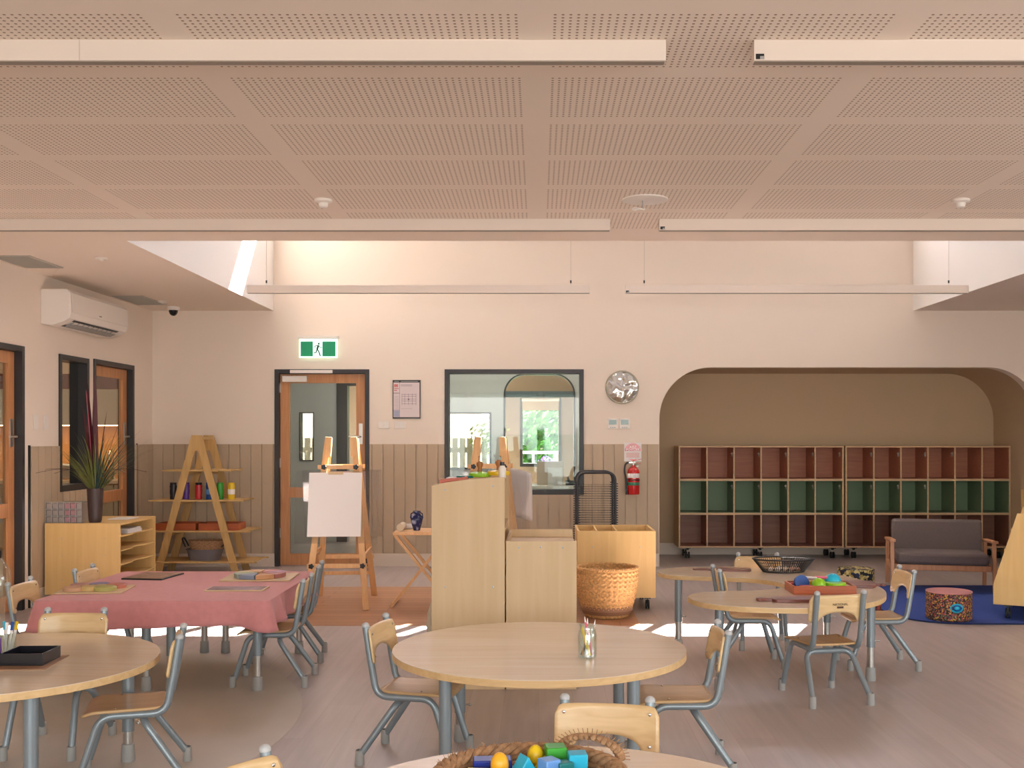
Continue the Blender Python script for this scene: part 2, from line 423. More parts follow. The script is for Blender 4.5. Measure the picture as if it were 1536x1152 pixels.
# left wall
LD = (7.50, 8.51); LW = (9.13, 9.73); LK = (9.84, 10.82)
lh = [(LD[0], LD[1], -1, 2.1), (LW[0], LW[1], .905, 2.09), (LK[0], LK[1], -1, 2.1)]
m = MB(); wallgrid(m, fL, REAR - .12, BACK + .15, 0, 2.9, LEFT, LEFT - .12, lh)
struct(m.build('wall_left', M['wall']), 'warm white left wall with two doors and a window')
m = MB(); wallgrid(m, fL, REAR - .12, BACK + .15, 0, 2.9, RIGHT, RIGHT + .12, [(.3, 4.1, .7, 2.3)])
struct(m.build('wall_right', M['wall']), 'warm white right wall')
m = MB(); wallgrid(m, fB, LEFT - .12, RIGHT + .12, 0, 2.9, REAR, REAR - .12, [(-3.4 + i * 1.75, -3.4 + i * 1.75 + 1.65, .15, 2.45) for i in range(5)])
struct(m.build('wall_rear', M['wall']), 'wall of tall glazed garden openings behind the viewer')

# ceilings and void
VX0, VX1, VY0 = -2.82, 3.985, 7.30
struct(MB().box(LEFT - .12, RIGHT + .12, REAR - .12, VY0, CEIL, CEIL + .06).build('ceiling', M['ceiling']), 'perforated plasterboard ceiling in a grid of panels')
m = MB().box(LEFT - .12, VX0 - .001, VY0, BACK + .02, CEIL, CEIL + .06); m.box(VX1 + .001, RIGHT + .12, VY0, BACK + .02, CEIL, CEIL + .06)
struct(m.build('ceiling_soffit', M['soffit']), 'plain painted soffits either side of the raised void')
m = MB(); e = .0006
m.box(VX0 - .1, VX0, VY0 - .1, BACK + .02, CEIL + e, 4.95); m.box(VX1, VX1 + .1, VY0 - .1, BACK + .02, CEIL + e, 4.95); m.box(VX0, VX1, VY0 - .1, VY0, CEIL + e, 4.95)
struct(m.build('wall_void', M['void']), 'white upper walls of the daylit ceiling void')
struct(MB().box(VX0 - .1, VX1 + .1, VY0 - .1, BACK + .2, 4.95, 5.05).build('ceiling_void', M['void']), 'high ceiling over the void')

# panelling and skirting
def panelling(name, fn, u0, u1, t, dirn, label, zt=1.30, holes=()):
    m = MB(); p = .117; k = math.ceil((u1 - u0) / p)
    for i in range(k):
        a = u0 + i * p; b = min(a + p, u1)
        segs = [(.13, zt)]
        for h in holes:
            if a < h[1] - .001 and b > h[0] + .001:
                if a >= h[0] - .001 and b <= h[1] + .001: segs = [(.13, h[2])] if h[2] > .2 else []
                else:
                    if a < h[0]: b = h[0]
                    else: a = h[1]
        for s in segs:
            if b - a > .006: m.prism([(a + .0035, s[0]), (b - .0035, s[0]), (b - .0035, s[1]), (a + .0035, s[1])], fn, t, t + dirn * .014)
    segs = []
    cur = u0
    for h in sorted(holes): segs.append((cur, h[0], zt)); segs.append((h[0], h[1], h[2])); cur = h[1]
    segs.append((cur, u1, zt))
    for a, b, z in segs:
        if z > .2 and b - a > .01: m.prism([(a, .13), (b, .13), (b, z - .001), (a, z - .001)], fn, t, t + dirn * .002)
    o = m.build(name, M['panel']); struct(o, label)
    m = MB()
    for a, b, z in segs:
        if z > .2 and b - a > .01: m.prism([(a, 0), (b, 0), (b, .137), (a, .137)], fn, t, t + dirn * .018)
    return m
b = panelling('wall_panelling_back', fB, LEFT, AX0 - .008, BACK, -1, 'taupe grooved wainscot along the back wall', holes=[(DX0, DX1, 0), (WX0, WX1, WZ0)])
struct(b.build('baseboard_back', M['base'], bevel=.002), 'cream skirting along the back wall')
b = panelling('wall_panelling_left', fL, 8.62, BACK - .013, LEFT, 1, 'taupe grooved wainscot along the left wall', holes=[(LW[0], LW[1], .905), (LK[0] - .02, LK[1] + .04, 0)])
struct(b.build('baseboard_left', M['base'], bevel=.002), 'cream skirting along the left wall')
b = panelling('wall_panelling_right', fB, AX1 + .01, RIGHT, BACK, -1, 'taupe grooved wainscot right of the alcove')
struct(b.build('baseboard_right', M['base'], bevel=.002), 'cream skirting right of the alcove')
struct(MB().box(LEFT, LEFT + .014, 8.585, 8.6, .0, 1.31).build('trim_1', M['dark']), 'black wainscot end strip beside the left door')
struct(MB().box(LEFT, LEFT + .014, 10.885, 10.9, .0, 1.31).build('trim_2', M['dark']), 'black wainscot end strip beside the kitchen door')

# doors and windows
def door(name, fn, u0, u1, z1, t, d, label, hand=1, closer=False, mid=.80, glassmat='glass'):
    """t: wall face, d: +1/-1 direction into the wall"""
    r = thing(name, label, 'door', kind='structure'); f = .045
    m = MB()
    for a, b_, c, e_ in ((u0, u0 + f, 0, z1), (u1 - f, u1, 0, z1), (u0 + f, u1 - f, z1 - f, z1)):
        m.prism([(a, c), (b_, c), (b_, e_), (a, e_)], fn, t - d * .012, t + d * .14)
    m.build('door_frame', M['black'], r, bevel=.002)
    a, b_ = u0 + f + .004, u1 - f - .004; s = .10; zt = z1 - f - .004; l0, l1 = t + d * .05, t + d * .09
    m = MB()
    for q in ((a, a + s, .008, zt), (b_ - s, b_, .008, zt), (a + s, b_ - s, zt - .095, zt), (a + s, b_ - s, .008, .13), (a + s, b_ - s, mid - .055, mid + .055)):
        m.prism([(q[0], q[2]), (q[1], q[2]), (q[1], q[3]), (q[0], q[3])], fn, l0, l1)
    m.build('door_leaf', M['oak'], r)
    for z0, zz in ((.13, mid - .055), (mid + .055, zt - .095)):
        MB().prism([(a + s, z0), (b_ - s, z0), (b_ - s, zz), (a + s, zz)], fn, t + d * .067, t + d * .073).build('glass_pane', M[glassmat], r)
    hu = (b_ - s / 2) if hand > 0 else (a + s / 2)
    m = MB().prism([(hu - .02, 1.30), (hu + .02, 1.30), (hu + .02, 1.52), (hu - .02, 1.52)], fn, l0, l0 - d * .006)
    m.tube(fillet([fn(hu, 1.38, l0), fn(hu, 1.38, l0 - d * .05), fn(hu - hand * .12, 1.38, l0 - d * .05)], .02), .009)
    m.build('door_handle', M['steel'], r)
    m = MB()
    hh = (a - .002) if hand > 0 else (b_ + .002)
    for z in (.3, 1.05, 1.85): m.prism([(hh - .006, z), (hh + .006, z), (hh + .006, z + .1), (hh - .006, z + .1)], fn, l0 - d * .01, l0 + d * .01)
    m.build('hinges', M['steel'], r)
    if closer:
        MB().prism([(a + .03, zt - .085), (a + .29, zt - .085), (a + .29, zt - .02), (a + .03, zt - .02)], fn, l0, l0 - d * .05).build('door_closer', M['white'], r, bevel=.004)
        MB().prism([(a + .12, zt + .006), (a + .57, zt + .006), (a + .57, zt + .04), (a + .12, zt + .04)], fn, t - d * .012, t - d * .03).build('closer_track', M['white'], r, bevel=.002)
    return r
door('door_1', fB, DX0, DX1, DZ, BACK, 1, 'timber and glass door in the back wall under the exit sign', 1, True, mid=fz(739, BACK))
door('door_2', fL, LD[0], LD[1], 2.1, LEFT, -1, 'timber and glass door at the left edge, nearest in the left wall', 1, mid=.80, glassmat='kglass')
door('door_3', fL, LK[0], LK[1], 2.1, LEFT, -1, 'timber and glass kitchen door nearest the far left corner', 1, mid=.80, glassmat='kglass')
def window(name, fn, u0, u1, z0, z1, t, d, label, f=.045, gm='glass', bars=()):
    r = thing(name, label, 'window', kind='structure')
    m = MB()
    for a, b_, c, e_ in ((u0, u0 + f, z0, z1), (u1 - f, u1, z0, z1), (u0 + f, u1 - f, z1 - f, z1), (u0 + f, u1 - f, z0, z0 + f * 1.2)) + tuple(bars):
        m.prism([(a, c), (b_, c), (b_, e_), (a, e_)], fn, t - d * .014, t + d * .15)
    m.build('window_frame', M['black'], r, bevel=.002)
    MB().prism([(u0 + f, z0 + f), (u1 - f, z0 + f), (u1 - f, z1 - f), (u0 + f, z1 - f)], fn, t + d * .07, t + d * .076).build('glass_pane', M[gm], r)
    return r
window('window_1', fB, WX0, WX1, WZ0, WZ1, BACK, 1, 'black framed window in the back wall looking into the office')
window('window_2', fL, LW[0], LW[1], .905, 2.09, LEFT, -1, 'narrow black framed kitchen window in the left wall', gm='kglass')
for i in range(5):
    a = -3.4 + i * 1.75
    window('window_%d' % (3 + i), fB, a, a + 1.65, .15, 2.45, REAR, -1, 'tall black framed garden window behind the viewer', bars=((a + .8, a + .85, .15, 2.45),))
window('window_8', fL, .3, 4.1, .7, 2.3, RIGHT, 1, 'wide black framed window in the right wall', bars=((2.17, 2.22, .7, 2.3),))

# ------------------------------------------------------------------ rooms beyond the glass
OF = 14.0
m = MB(); oh = [(-.46, .48, -1, 2.21), (-1.19, -.62, .95, 1.70), (-3.14, -2.95, 1.06, 1.70), (-2.65, -1.85, -1, 2.1)]
wallgrid(m, fB, -4.2, 1.29, 0, 2.8, OF, OF + .12, oh)
for sx, cx in ((-1, -.46 + .28), (1, .48 - .28)):
    arc = [(cx + sx * .28 * math.sin(a), 2.21 - .28 + .28 * math.cos(a)) for a in [PI / 2 * i / 12 for i in range(13)]]
    m.prism([(cx + sx * .28, 2.21)] + arc, fB, OF, OF + .12)
struct(m.build('wall_office', flat('office_wall_paint', srgb(196, 194, 188), .7)), 'pale grey office wall with an arched opening beyond the window')
m = MB().box(-1.75, -1.65, BACK + .15, OF, 0, 2.8)
struct(m.build('wall_partition', M['void']), 'partition between office and corridor')
m = MB().box(1.17, 1.27, ABK + .11, 17.2, 0, 2.8); m.box(1.17, 1.27, BACK + .16, ABK + .11, 0, 2.8); m.box(-4.32, -4.22, BACK + .15, 17.2, 0, 2.8)
struct(m.build('wall_office_side', M['void']), 'white side walls of the rooms beyond the back wall')
struct(MB().box(-4.32, 1.27, BACK + .15, 17.2, 2.75, 2.85).build('ceiling_office', M['void']), 'ceiling of the rooms beyond the back wall')
m = MB(); wallgrid(m, fB, -4.2, 1.17, 0, 2.8, 17.05, 17.17, [(-.3, .36, .9, 2.0), (-1.6, -.8, .4, 2.3), (-4.1, -3.3, .4, 2.3)])
struct(m.build('wall_outer', flat('umber_wall_paint', srgb(156, 138, 118), .7)), 'taupe outer wall with garden window seen through the arch')
def ring(u0, u1, z0, z1, r, w_, t0, t1, name, label):
    def out(k):
        R = r + (w_ if k else 0) * 0
        U0, U1, Z1 = (u0 - w_ * k, u1 + w_ * k, z1 + w_ * k); R = r + w_ * k
        P = [(U0, z0)] + [(U0 + R - R * math.cos(a), Z1 - R + R * math.sin(a)) for a in [PI / 2 * i / 12 for i in range(13)]]
        P += [(U1 - R + R * math.sin(a), Z1 - R + R * math.cos(a)) for a in [PI / 2 * i / 12 for i in range(13)]] + [(U1, z0)]
        return P
    A, B = out(0), out(1); m = MB(); k = len(A)
    for i in range(k - 1):
        m.prism([A[i], A[i + 1], B[i + 1], B[i]], fB, t0, t1)
    return struct(m.build(name, M['black']), label)
ring(-.44, .46, 0, 2.19, .26, .02, OF - .01, OF + .14, 'trim_3', 'dark steel arch lining in the office wall')
struct(MB().box(-.44, .46, OF + .03, OF + .09, 1.90, 1.98).build('trim_4', flat('slate_transom', srgb(92, 104, 106), .4)), 'grey transom bar across the arched opening')
window('window_9', fB, -.3, .36, .9, 2.0, 17.05, 1, 'garden window at the end of the view through the arch')
window('window_10', fB, -1.19, -.62, .95, 1.70, OF, 1, 'bright reflection left of the arch, built as a small office window', f=.02)  # added opening that frames a reflection modelled as things behind the glass
window('window_11', fB, -3.14, -2.95, 1.06, 1.70, OF, 1, 'small bright window seen through the back door glass', f=.012)
m = MB()
for a, b_, c, e_ in ((-2.65, -2.51, 0, 2.1), (-1.90, -1.85, 0, 2.1), (-2.51, -1.90, 2.05, 2.1)): m.box(a, b_, OF - .02, OF + .14, c, e_)
struct(m.build('trim_5', M['black']), 'dark frame of the open corridor doorway seen through the back door')
r = thing('roller_blind', 'beige roller blind half lowered on the garden window beyond the arch', 'blind', (.03, 17.02, 0))
MB().cyl((-.3, 0, 1.97), (.3, 0, 1.97), .025).build('roller', M['white'], r)
MB().box(-.29, .29, -.004, .0, 1.80, 1.97).build('blind_fabric', flat('beige_blind', srgb(196, 176, 150), .8), r)
r = thing('desk', 'white reception desk just behind the back wall window', 'desk', (-.26, 11.95, 0))
MB().box(-.7, .7, -.28, .3, .80, .84).build('desktop', M['white'], r, bevel=.004)
for x in (-.66, .64): MB().box(x, x + .03, -.26, .28, 0, .8).build('side_panel', M['white'], r)
r = tag(MB().box(-.15, .15, -.1, .1, 0, .26).build('cardboard_box', flat('beige_card', srgb(206, 188, 172), .7), bevel=.004, loc=(.13, 12.05, .84)), 'beige box standing on the reception desk behind the window', 'box')
r = thing('desk_phone', 'black desk phone on the reception desk behind the window', 'phone', (.38, 11.9, .84))
MB().prism([(-.08, 0), (.08, 0), (.08, .05), (-.08, .02)], lambda u, v, t: (t, u, v), -.08, .08).build('body', M['dark'], r, bevel=.004)
MB().tube(fillet([(-.05, -.08, .05), (-.05, 0, .075), (-.05, .08, .08)], .03), .014).build('handset', M['dark'], r)
r = thing('framed_board', 'white sign holder standing on the desk behind the window', 'sign', (.2, 11.72, .84))
MB().box(-.10, .06, -.004, .004, 0, .20).build('sheet', M['paper'], r); MB().box(-.11, .07, -.03, .03, 0, .006).build('foot', M['white'], r)

# kitchen
KX = -6.9
m = MB(); m.box(KX - .1, KX, 6.8, 13.1, 0, 2.8); m.box(KX, LEFT - .12, 13.0, 13.1, 0, 2.8); m.box(KX, LEFT - .12, 6.7, 6.8, 0, 2.8)
struct(m.build('wall_kitchen', flat('kitchen_paint', srgb(200, 176, 150), .7)), 'kitchen walls beyond the left wall')
struct(MB().box(KX - .1, LEFT - .12, 6.7, 13.1, 2.75, 2.85).build('ceiling_kitchen', M['wall']), 'kitchen ceiling beyond the left wall')
for i in range(4):
    x0 = -6.74 + i * .6
    r = thing('wall_cupboard', ('kitchen wall cupboard seen through the left wall glazing, ' + ['farthest left of the row', 'second from the left of the row', 'third from the left of the row', 'nearest the corner of the row'][i]), 'cupboard', (x0, 12.62, 1.52), group='kitchen wall cupboards')
    MB().box(0, .598, 0, .37, 0, .9).build('body', M['oak'], r)
    MB().box(.004, .594, -.02, -.001, 0, .42).build('door', flat('grey_cream_door', srgb(176, 164, 144), .4), r, bevel=.002)
    MB().box(.004, .594, -.02, -.001, .425, .60).build('door', flat('brown_door', srgb(96, 38, 20), .4), r, bevel=.002)
    MB().box(.004, .594, -.02, -.001, .605, .9).build('door', flat('cream_door', srgb(214, 190, 158), .4), r, bevel=.002)
for i in range(4):
    x0 = -6.74 + i * .6
    r = thing('base_cupboard', 'kitchen base cupboard under the worktop, ' + ['farthest left of the row', 'second from the left of the row', 'third from the left of the row', 'nearest the corner of the row'][i], 'cupboard', (x0, 12.42, 0), group='kitchen base cupboards')
    MB().box(0, .598, 0, .56, .08, .83).build('body', M['oak'], r)
    d = MB().box(.004, .594, -.02, -.001, .09, .82).build('door', flat('taupe_door', srgb(150, 136, 116), .4), r, bevel=.002)
    MB().tube(fillet([(.5, -.02, .7), (.5, -.045, .7), (.5, -.045, .6), (.5, -.02, .6)], .01), .005).build('handle', M['steel'], d)
tag(MB().box(-6.6, -4.24, 12.38, 12.98, .832, .87).build('worktop', flat('speckled_worktop', srgb(190, 170, 146), .3), bevel=.004), 'pale kitchen worktop seen through the left wall glazing', 'worktop')
tag(MB().box(-6.6, -4.24, 12.985, 12.998, .872, 1.52).build('splashback', flat('tan_splashback', srgb(214, 158, 104), .3)), 'tan splashback glowing under the kitchen cupboards', 'splashback')
tag(MB().box(-6.58, -4.26, 12.64, 12.66, 1.506, 1.519).build('light_strip', emit('warm_strip', (1, .72, .45, 1), 5)), 'warm light strip under the kitchen cupboards', 'lamp')
r = thing('toaster', 'silver toaster on the kitchen worktop seen through the narrow window', 'toaster', (-5.62, 12.6, .872))
MB().box(-.13, .13, -.09, .09, .01, .19).build('body', M['steel'], r, bevel=.02); MB().box(-.09, .09, -.02, .02, .185, .192).build('slot', M['dark'], r)
r = thing('tap', 'chrome gooseneck tap at the kitchen sink seen through the kitchen door', 'tap', (-5.08, 12.75, .872))
MB().tube([(0, 0, 0), (0, 0, .28)] + [(0, -.07 + .07 * math.cos(a), .28 + .07 * math.sin(a)) for a in [PI * i / 10 for i in range(1, 11)]] + [(0, -.14, .22)], .012).build('spout', M['chrome'], r)
MB().lathe([(0, 0), (.03, 0), (.025, .03), (0, .03)]).build('base', M['chrome'], r)
tag(MB().lathe([(0, 0), (.05, 0), (.12, .09), (.115, .09), (.05, .008), (0, .008)]).build('bowl', flat('lime_bowl', srgb(196, 196, 90), .4), loc=(-5.25, 12.62, .872)), 'yellow-green bowl on the worktop seen through the kitchen door', 'bowl')

# garden beyond the office
tag(MB().box(-14, 12, 17.3, 60, -.16, -.06).build('lawn', flat('lawn_green', srgb(70, 112, 46), .9, var=.25, vscale=12)), 'sunlit lawn beyond the arched opening', 'lawn', kind='structure')
def leaf_cloud(m, c, r, n, s, rnd):
    for _ in range(n):
        d = Vector((rnd.gauss(0, 1), rnd.gauss(0, 1), rnd.gauss(0, 1))).normalized() * r * rnd.random() ** .4
        p = Vector(c) + d; a = Vector((rnd.gauss(0, 1), rnd.gauss(0, 1), rnd.gauss(0, 1))).normalized(); b_ = a.orthogonal().normalized()
        q = s * rnd.uniform(.6, 1.3); e_ = a.cross(b_)
        m.faces([p - b_ * q, p - e_ * q * .4, p + b_ * q, p + e_ * q * .4], [(0, 1, 2, 3)])
def leafmat(name, c):
    m_, nt_, bs_ = new_mat(name); bs_.inputs['Base Color'].default_value = c; bs_.inputs['Roughness'].default_value = .6
    tr = nt_.nodes.new('ShaderNodeBsdfTranslucent'); tr.inputs[0].default_value = c; mx = nt_.nodes.new('ShaderNodeMixShader'); mx.inputs[0].default_value = .5
    nt_.links.new(bs_.outputs[0], mx.inputs[1]); nt_.links.new(tr.outputs[0], mx.inputs[2]); nt_.links.new(mx.outputs[0], nt_.nodes['Material Output'].inputs[0])
    return m_
LM = leafmat('tree_leaf', srgb(70, 112, 50)); LM2 = leafmat('pale_leaf', srgb(190, 205, 130))
rnd = random.Random(3)
for i, (x, y, h, lab, mt) in enumerate([(-.1, 26.2, 2.3, 'green leafy tree in the middle of the garden window', LM), (3.4, 29, 2.8, 'green leafy tree right of centre in the garden window', LM), (-3.6, 30.5, 3.0, 'green leafy tree left of centre beyond the garden window', LM)]):
    r = thing('garden_tree', lab, 'tree', (x, y, -.06))
    MB().tube([(0, 0, 0), (.05, 0, h * .5), (-.05, 0, h)], [.12, .09, .04]).build('trunk', flat('bark', srgb(110, 92, 76), .9), r)
    m = MB()
    for k in range(8): leaf_cloud(m, (rnd.uniform(-.8, .8), rnd.uniform(-.8, .8), h * .4 + k * .22), .85, 420, .13, rnd)
    m.build('foliage', mt, r)
r = thing('shrub_reflection', 'pale sparse shrub built in place of its reflection in the window glass', 'shrub', (-.72, 15.6, -.06))  # stands in for foliage reflected in the back wall window
m = MB(); leaf_cloud(m, (0, 0, 1.45), .3, 260, .045, rnd); m.build('foliage', LM2, r)
MB().tube([(0, 0, 0), (.03, 0, 1.5)], .015).build('stem', flat('twig', srgb(120, 100, 80), .9), r)
r = thing('fence_reflection', 'cream paling fence built in place of its reflection in the window glass', 'fence', (-3.6, 15.9, -.06))  # solid stand-in for a fence mirrored in the back wall window
m = MB()
for i in range(28): m.box(i * .11, i * .11 + .085, 0, .02, 0, 1.42 + .0 * i)
m.build('palings', flat('cream_palings', srgb(240, 226, 206), .6), r); MB().box(0, 3.1, .02, .06, 1.2, 1.28).build('rail', M['void'], r)
tag(MB().box(-6, -1.05, 19.6, 23, 0, 4).build('house_reflection', flat('cream_house_render', srgb(246, 236, 220), .7)), 'cream house wall built in place of its reflection in the window glass', 'house')  # modelled copy of a pale building that the window glass reflects
r = thing('garden_railing', 'white metal rail across the garden window view', 'railing', (0, 19.5, -.06))
m = MB(); m.tube([(-2, 0, 1.15), (2, 0, 1.15)], .025)
for x in (-1.2, -.1, 1.0): m.tube([(x, 0, 0), (x, 0, 1.15)], .02)
m.build('rails', M['white'], r)
r = thing('flower_pot', 'planter of purple flowers below the garden rail', 'planter', (.12, 19.2, -.06))
MB().lathe([(0, 0), (.2, 0), (.28, .5), (.25, .5), (.2, .4), (0, .4)]).build('pot', M['white'], r)
m = MB(); leaf_cloud(m, (0, 0, .75), .35, 300, .05, rnd); m.build('flowers', flat('violet_petals', srgb(130, 90, 190), .6), r)
# ------------------------------------------------------------------ ceiling and wall fittings
def linear(x0, x1, y, label, hung=False, seam=None, badge=True):
    z = CEIL if not hung else 2.73
    r = thing('linear_light', label, 'light', (x0, y, z), group='cream linear lights')
    L = x1 - x0
    MB().box(0, L, 0, .045, -.07, 0).build('housing', M['lamp'], r, bevel=.0015)
    MB().box(.004, L - .004, .006, .039, -.0725, -.0695).build('diffuser', M['diff'], r)
    if badge:
        b = MB().box(.006, .034, -.0015, .0005, -.066, -.048).build('rating_badge', M['dark'], r)
        MB().box(.02, .033, -.0025, -.0012, -.066, -.056).build('badge_window', M['foot'], b)
    if seam: MB().box(seam - .001, seam + .001, -.001, .001, -.069, -.001).build('joint_line', M['grille'], r)
    if hung:
        for q in (.17, L - .17):
            wv = MB().cyl((q, .022, .0), (q, .022, 2.218), .0016, n=6).build('suspension_wire', M['grille'], r)
            MB().cyl((q, .022, .02), (q, .022, .045), .007, n=10).build('wire_grip', M['dark'], wv)
linear(-4.0, .43, 3.60, 'cream linear light across the top left, nearest row', seam=2.45, badge=False)
linear(.727, 5.0, 3.60, 'cream linear light at the top right, nearest row')
linear(-4.05, .44, 6.557, 'cream linear light on the ceiling edge, left of the middle gap', badge=False)
linear(.742, 5.2, 6.557, 'cream linear light on the ceiling edge, right of the middle gap')
linear(-2.6, .457, 9.5, 'cream linear light hung on wires in the void, left one', True, badge=False)
linear(.772, 3.83, 9.5, 'cream linear light hung on wires in the void, right one', True)

def detector(x, y, label):
    r = thing('smoke_detector', label, 'detector', (x, y, CEIL))
    MB().lathe([(0, 0), (.05, 0), (.05, -.012), (.03, -.02), (0, -.02)], n=32).build('base', M['white'], r)
    MB().lathe([(0, -.02), (.028, -.02), (.024, -.04), (.016, -.046), (0, -.046)], n=24).build('sensor_head', M['white'], r)
detector(fx(485, 6.03), 6.03, 'small round smoke detector on the perforated ceiling, left of centre')
detector(fx(1441, 6.03), 6.03, 'small round smoke detector on the perforated ceiling at the far right')
r = thing('ceiling_plate', 'round ceiling plate with small stem near the ceiling middle', 'plate', (.60, 6.02, CEIL))
MB().lathe([(0, 0), (.13, 0), (.13, -.006), (.12, -.009), (0, -.009)], n=48).build('disc', M['white'], r)
MB().cyl((-.01, 0, -.009), (-.012, 0, -.05), .006).build('stem', M['steel'], r)
MB().tube([(-.035 + .035 * math.cos(a), .01 * math.sin(a), -.055 + .006 * math.sin(2 * a)) for a in [2 * PI * i / 20 for i in range(20)]], .0035, 8, closed=True).build('ring', M['white'], r)
for x, y, l in ((-3.28, 8.0, 'flat round downlight in the left soffit, nearer one'), (-3.72, 10.55, 'flat round downlight in the left soffit near the camera dome'), (5.0, 10.0, 'flat round sensor in the right soffit')):
    r = thing('ceiling_sensor', l, 'sensor', (x, y, CEIL))
    MB().lathe([(0, 0), (.045, 0), (.045, -.008), (.036, -.012), (0, -.012)], n=32).build('rim', M['white'], r)
    MB().lathe([(0, -.012), (.02, -.012), (.012, -.02), (0, -.02)], n=24).build('lens', M['white'], r)
for x0, y0, x1, y1, l in ((-4.06, 7.88, -3.76, 8.44, 'grey ceiling vent grille at the left edge, nearer one'), (-4.06, 10.14, -3.76, 10.80, 'grey ceiling vent grille above the air conditioner far end')):
    r = thing('ceiling_vent', l, 'vent', (x0, y0, CEIL), group='grey soffit vents')
    X, Y = x1 - x0, y1 - y0
    m = MB(); m.box(0, X, 0, .02, -.008, 0); m.box(0, X, Y - .02, Y, -.008, 0); m.box(0, .02, .02, Y - .02, -.008, 0); m.box(X - .02, X, .02, Y - .02, -.008, 0)
    m.build('frame', M['grille'], r)
    m = MB(); m.box(.02, X - .02, .02, Y - .02, -.002, 0)
    for k in range(int((Y - .05) / .022)): m.bar((.02, .035 + k * .022, -.005), (X - .02, .035 + k * .022, -.005), .002, .012, (0, .5, 1))
    m.build('louvres', M['grille'], r)

# air conditioner on the left wall
r = thing('air_conditioner', 'white wall mounted air conditioner high on the left wall', 'air conditioner', (LEFT, 8.80, 2.30))
prof = [(.0, .01), (.0, .30), (.215, .30), (.245, .27), (.25, .10), (.235, .06), (.19, .03), (.10, .0)]
MB().prism(prof, lambda u, v, t: (u, t, v), 0, 1.22).build('casing', M['white'], r, bevel=.006)
MB().prism([(.238, .285), (.256, .265), (.260, .11), (.252, .105), (.248, .262), (.236, .278)], lambda u, v, t: (u, t, v), .02, 1.2).build('front_panel', M['white'], r, bevel=.002)
o = MB().prism([(.120, .004), (.228, .050), (.222, .058), (.116, .012)], lambda u, v, t: (u, t, v), .12, 1.06).build('air_outlet', M['dark'], r)
m = MB()
for k in range(9): m.prism([(.135, .004), (.215, .040), (.213, .046), (.133, .010)], lambda u, v, t: (u, t, v), .16 + k * .1, .168 + k * .1)
m.prism([(.15, .0), (.20, .018), (.198, .024), (.148, .006)], lambda u, v, t: (u, t, v), .13, 1.05)
m.build('louvre', M['foot'], o)
MB().box(.2595, .2615, .55, .60, .128, .14).build('badge', M['foot'], r)

# dome camera
r = thing('security_camera', 'white dome security camera with black bubble in the left soffit corner', 'camera', (fx(260, 11.0), 11.0, CEIL))
MB().lathe([(0, 0), (.062, 0), (.062, -.028), (.05, -.038), (0, -.038)], n=32).build('housing', M['white'], r)
MB().lathe([(0, -.04), (.046, -.036), (.044, -.056), (.034, -.078), (.018, -.092), (0, -.096)], n=32).build('bubble', flat('smoked_dome', srgb(12, 12, 14), .08), r)

# exit sign
r = thing('exit_sign', 'green running man exit sign above the back door', 'sign', (fx(478.5, BACK), BACK, fz(537, BACK)))
MB().box(-.215, .215, -.065, 0, .20, .232).build('housing', M['white'], r, bevel=.004)
MB().box(-.2, .2, -.045, -.02, 0, .2).build('sign_panel', M['white_light'], r, bevel=.002)
for a, b_ in ((-.185, -.055), (.045, .185)):
    MB().box(a, b_, -.0475, -.0445, .014, .172).build('green_field', M['green_light'], r)
m = MB(); y = -.048
m.ball((.008, y, .148), .011, sy=.25)
def limb(pts, wd):
    for a, b_ in zip(pts[:-1], pts[1:]): m.bar((a[0], y, a[1]), (b_[0], y, b_[1]), wd, .004, (0, 1, 0))
limb([(.004, .134), (-.010, .088)], .019); limb([(-.008, .09), (.012, .055), (.024, .016)], .012)
limb([(-.012, .088), (-.022, .054), (-.048, .052)], .011); limb([(.004, .13), (.024, .108), (.042, .108)], .008); limb([(0, .13), (-.028, .126), (-.038, .104)], .008)
m.build('running_figure', M['exit_dark'], r)

# evacuation plan
r = thing('evacuation_plan', 'black framed evacuation plan on the back wall between door and window', 'notice', (fx(610, BACK), BACK - .002, fz(599, BACK)))
MB().box(-.148, .148, -.012, 0, -.205, .205).build('frame', M['black'], r, bevel=.002)
MB().box(-.138, .138, -.0135, -.0118, -.19, .178).build('plan_sheet', flat('plan_paper', srgb(222, 206, 206), .5), r)
m = MB(); ink = flat('plan_ink', srgb(128, 112, 118), .6); y0, y1 = -.0145, -.013
m.box(-.074, -.071, y0, y1, -.19, .178); m.box(-.138, -.071, y0, y1, -.115, -.112); m.box(-.138, -.071, y0, y1, .062, .068)
for z in (.05, .03, .0, -.02, -.05): m.box(-.05, .10, y0, y1, z, z + .003)
for x in (-.05, -.02, .02, .06, .10): m.box(x, x + .003, y0, y1, -.06, .06)
for z in (.155, .148, .14, -.10): m.box(-.06, .06, y0, y1, z, z + .002)
for k in range(9): m.box(-.13, -.08, y0, y1, -.10 + k * .016, -.098 + k * .016)
m.box(.015, .03, y0, y1, -.008, .008); m.build('plan_lines', ink, r)
m = MB(); m.box(-.132, -.08, y0, y1, .11, .118); m.box(-.132, -.09, y0, y1, .13, .16); m.box(-.132, -.1, y0, y1, .09, .1); m.build('warning_text', flat('plan_red', srgb(206, 120, 116), .5), r)
MB().box(-.136, -.076, y0, y1, -.186, -.118).build('compass_box', flat('plan_blue', srgb(170, 170, 190), .5), r)
m = MB(); m.box(-.13, -.08, y0 - .001, y1, .186, .192); m.box(-.06, .12, y0 - .001, y1, .186, .192); m.build('heading_text', M['foot'], r)

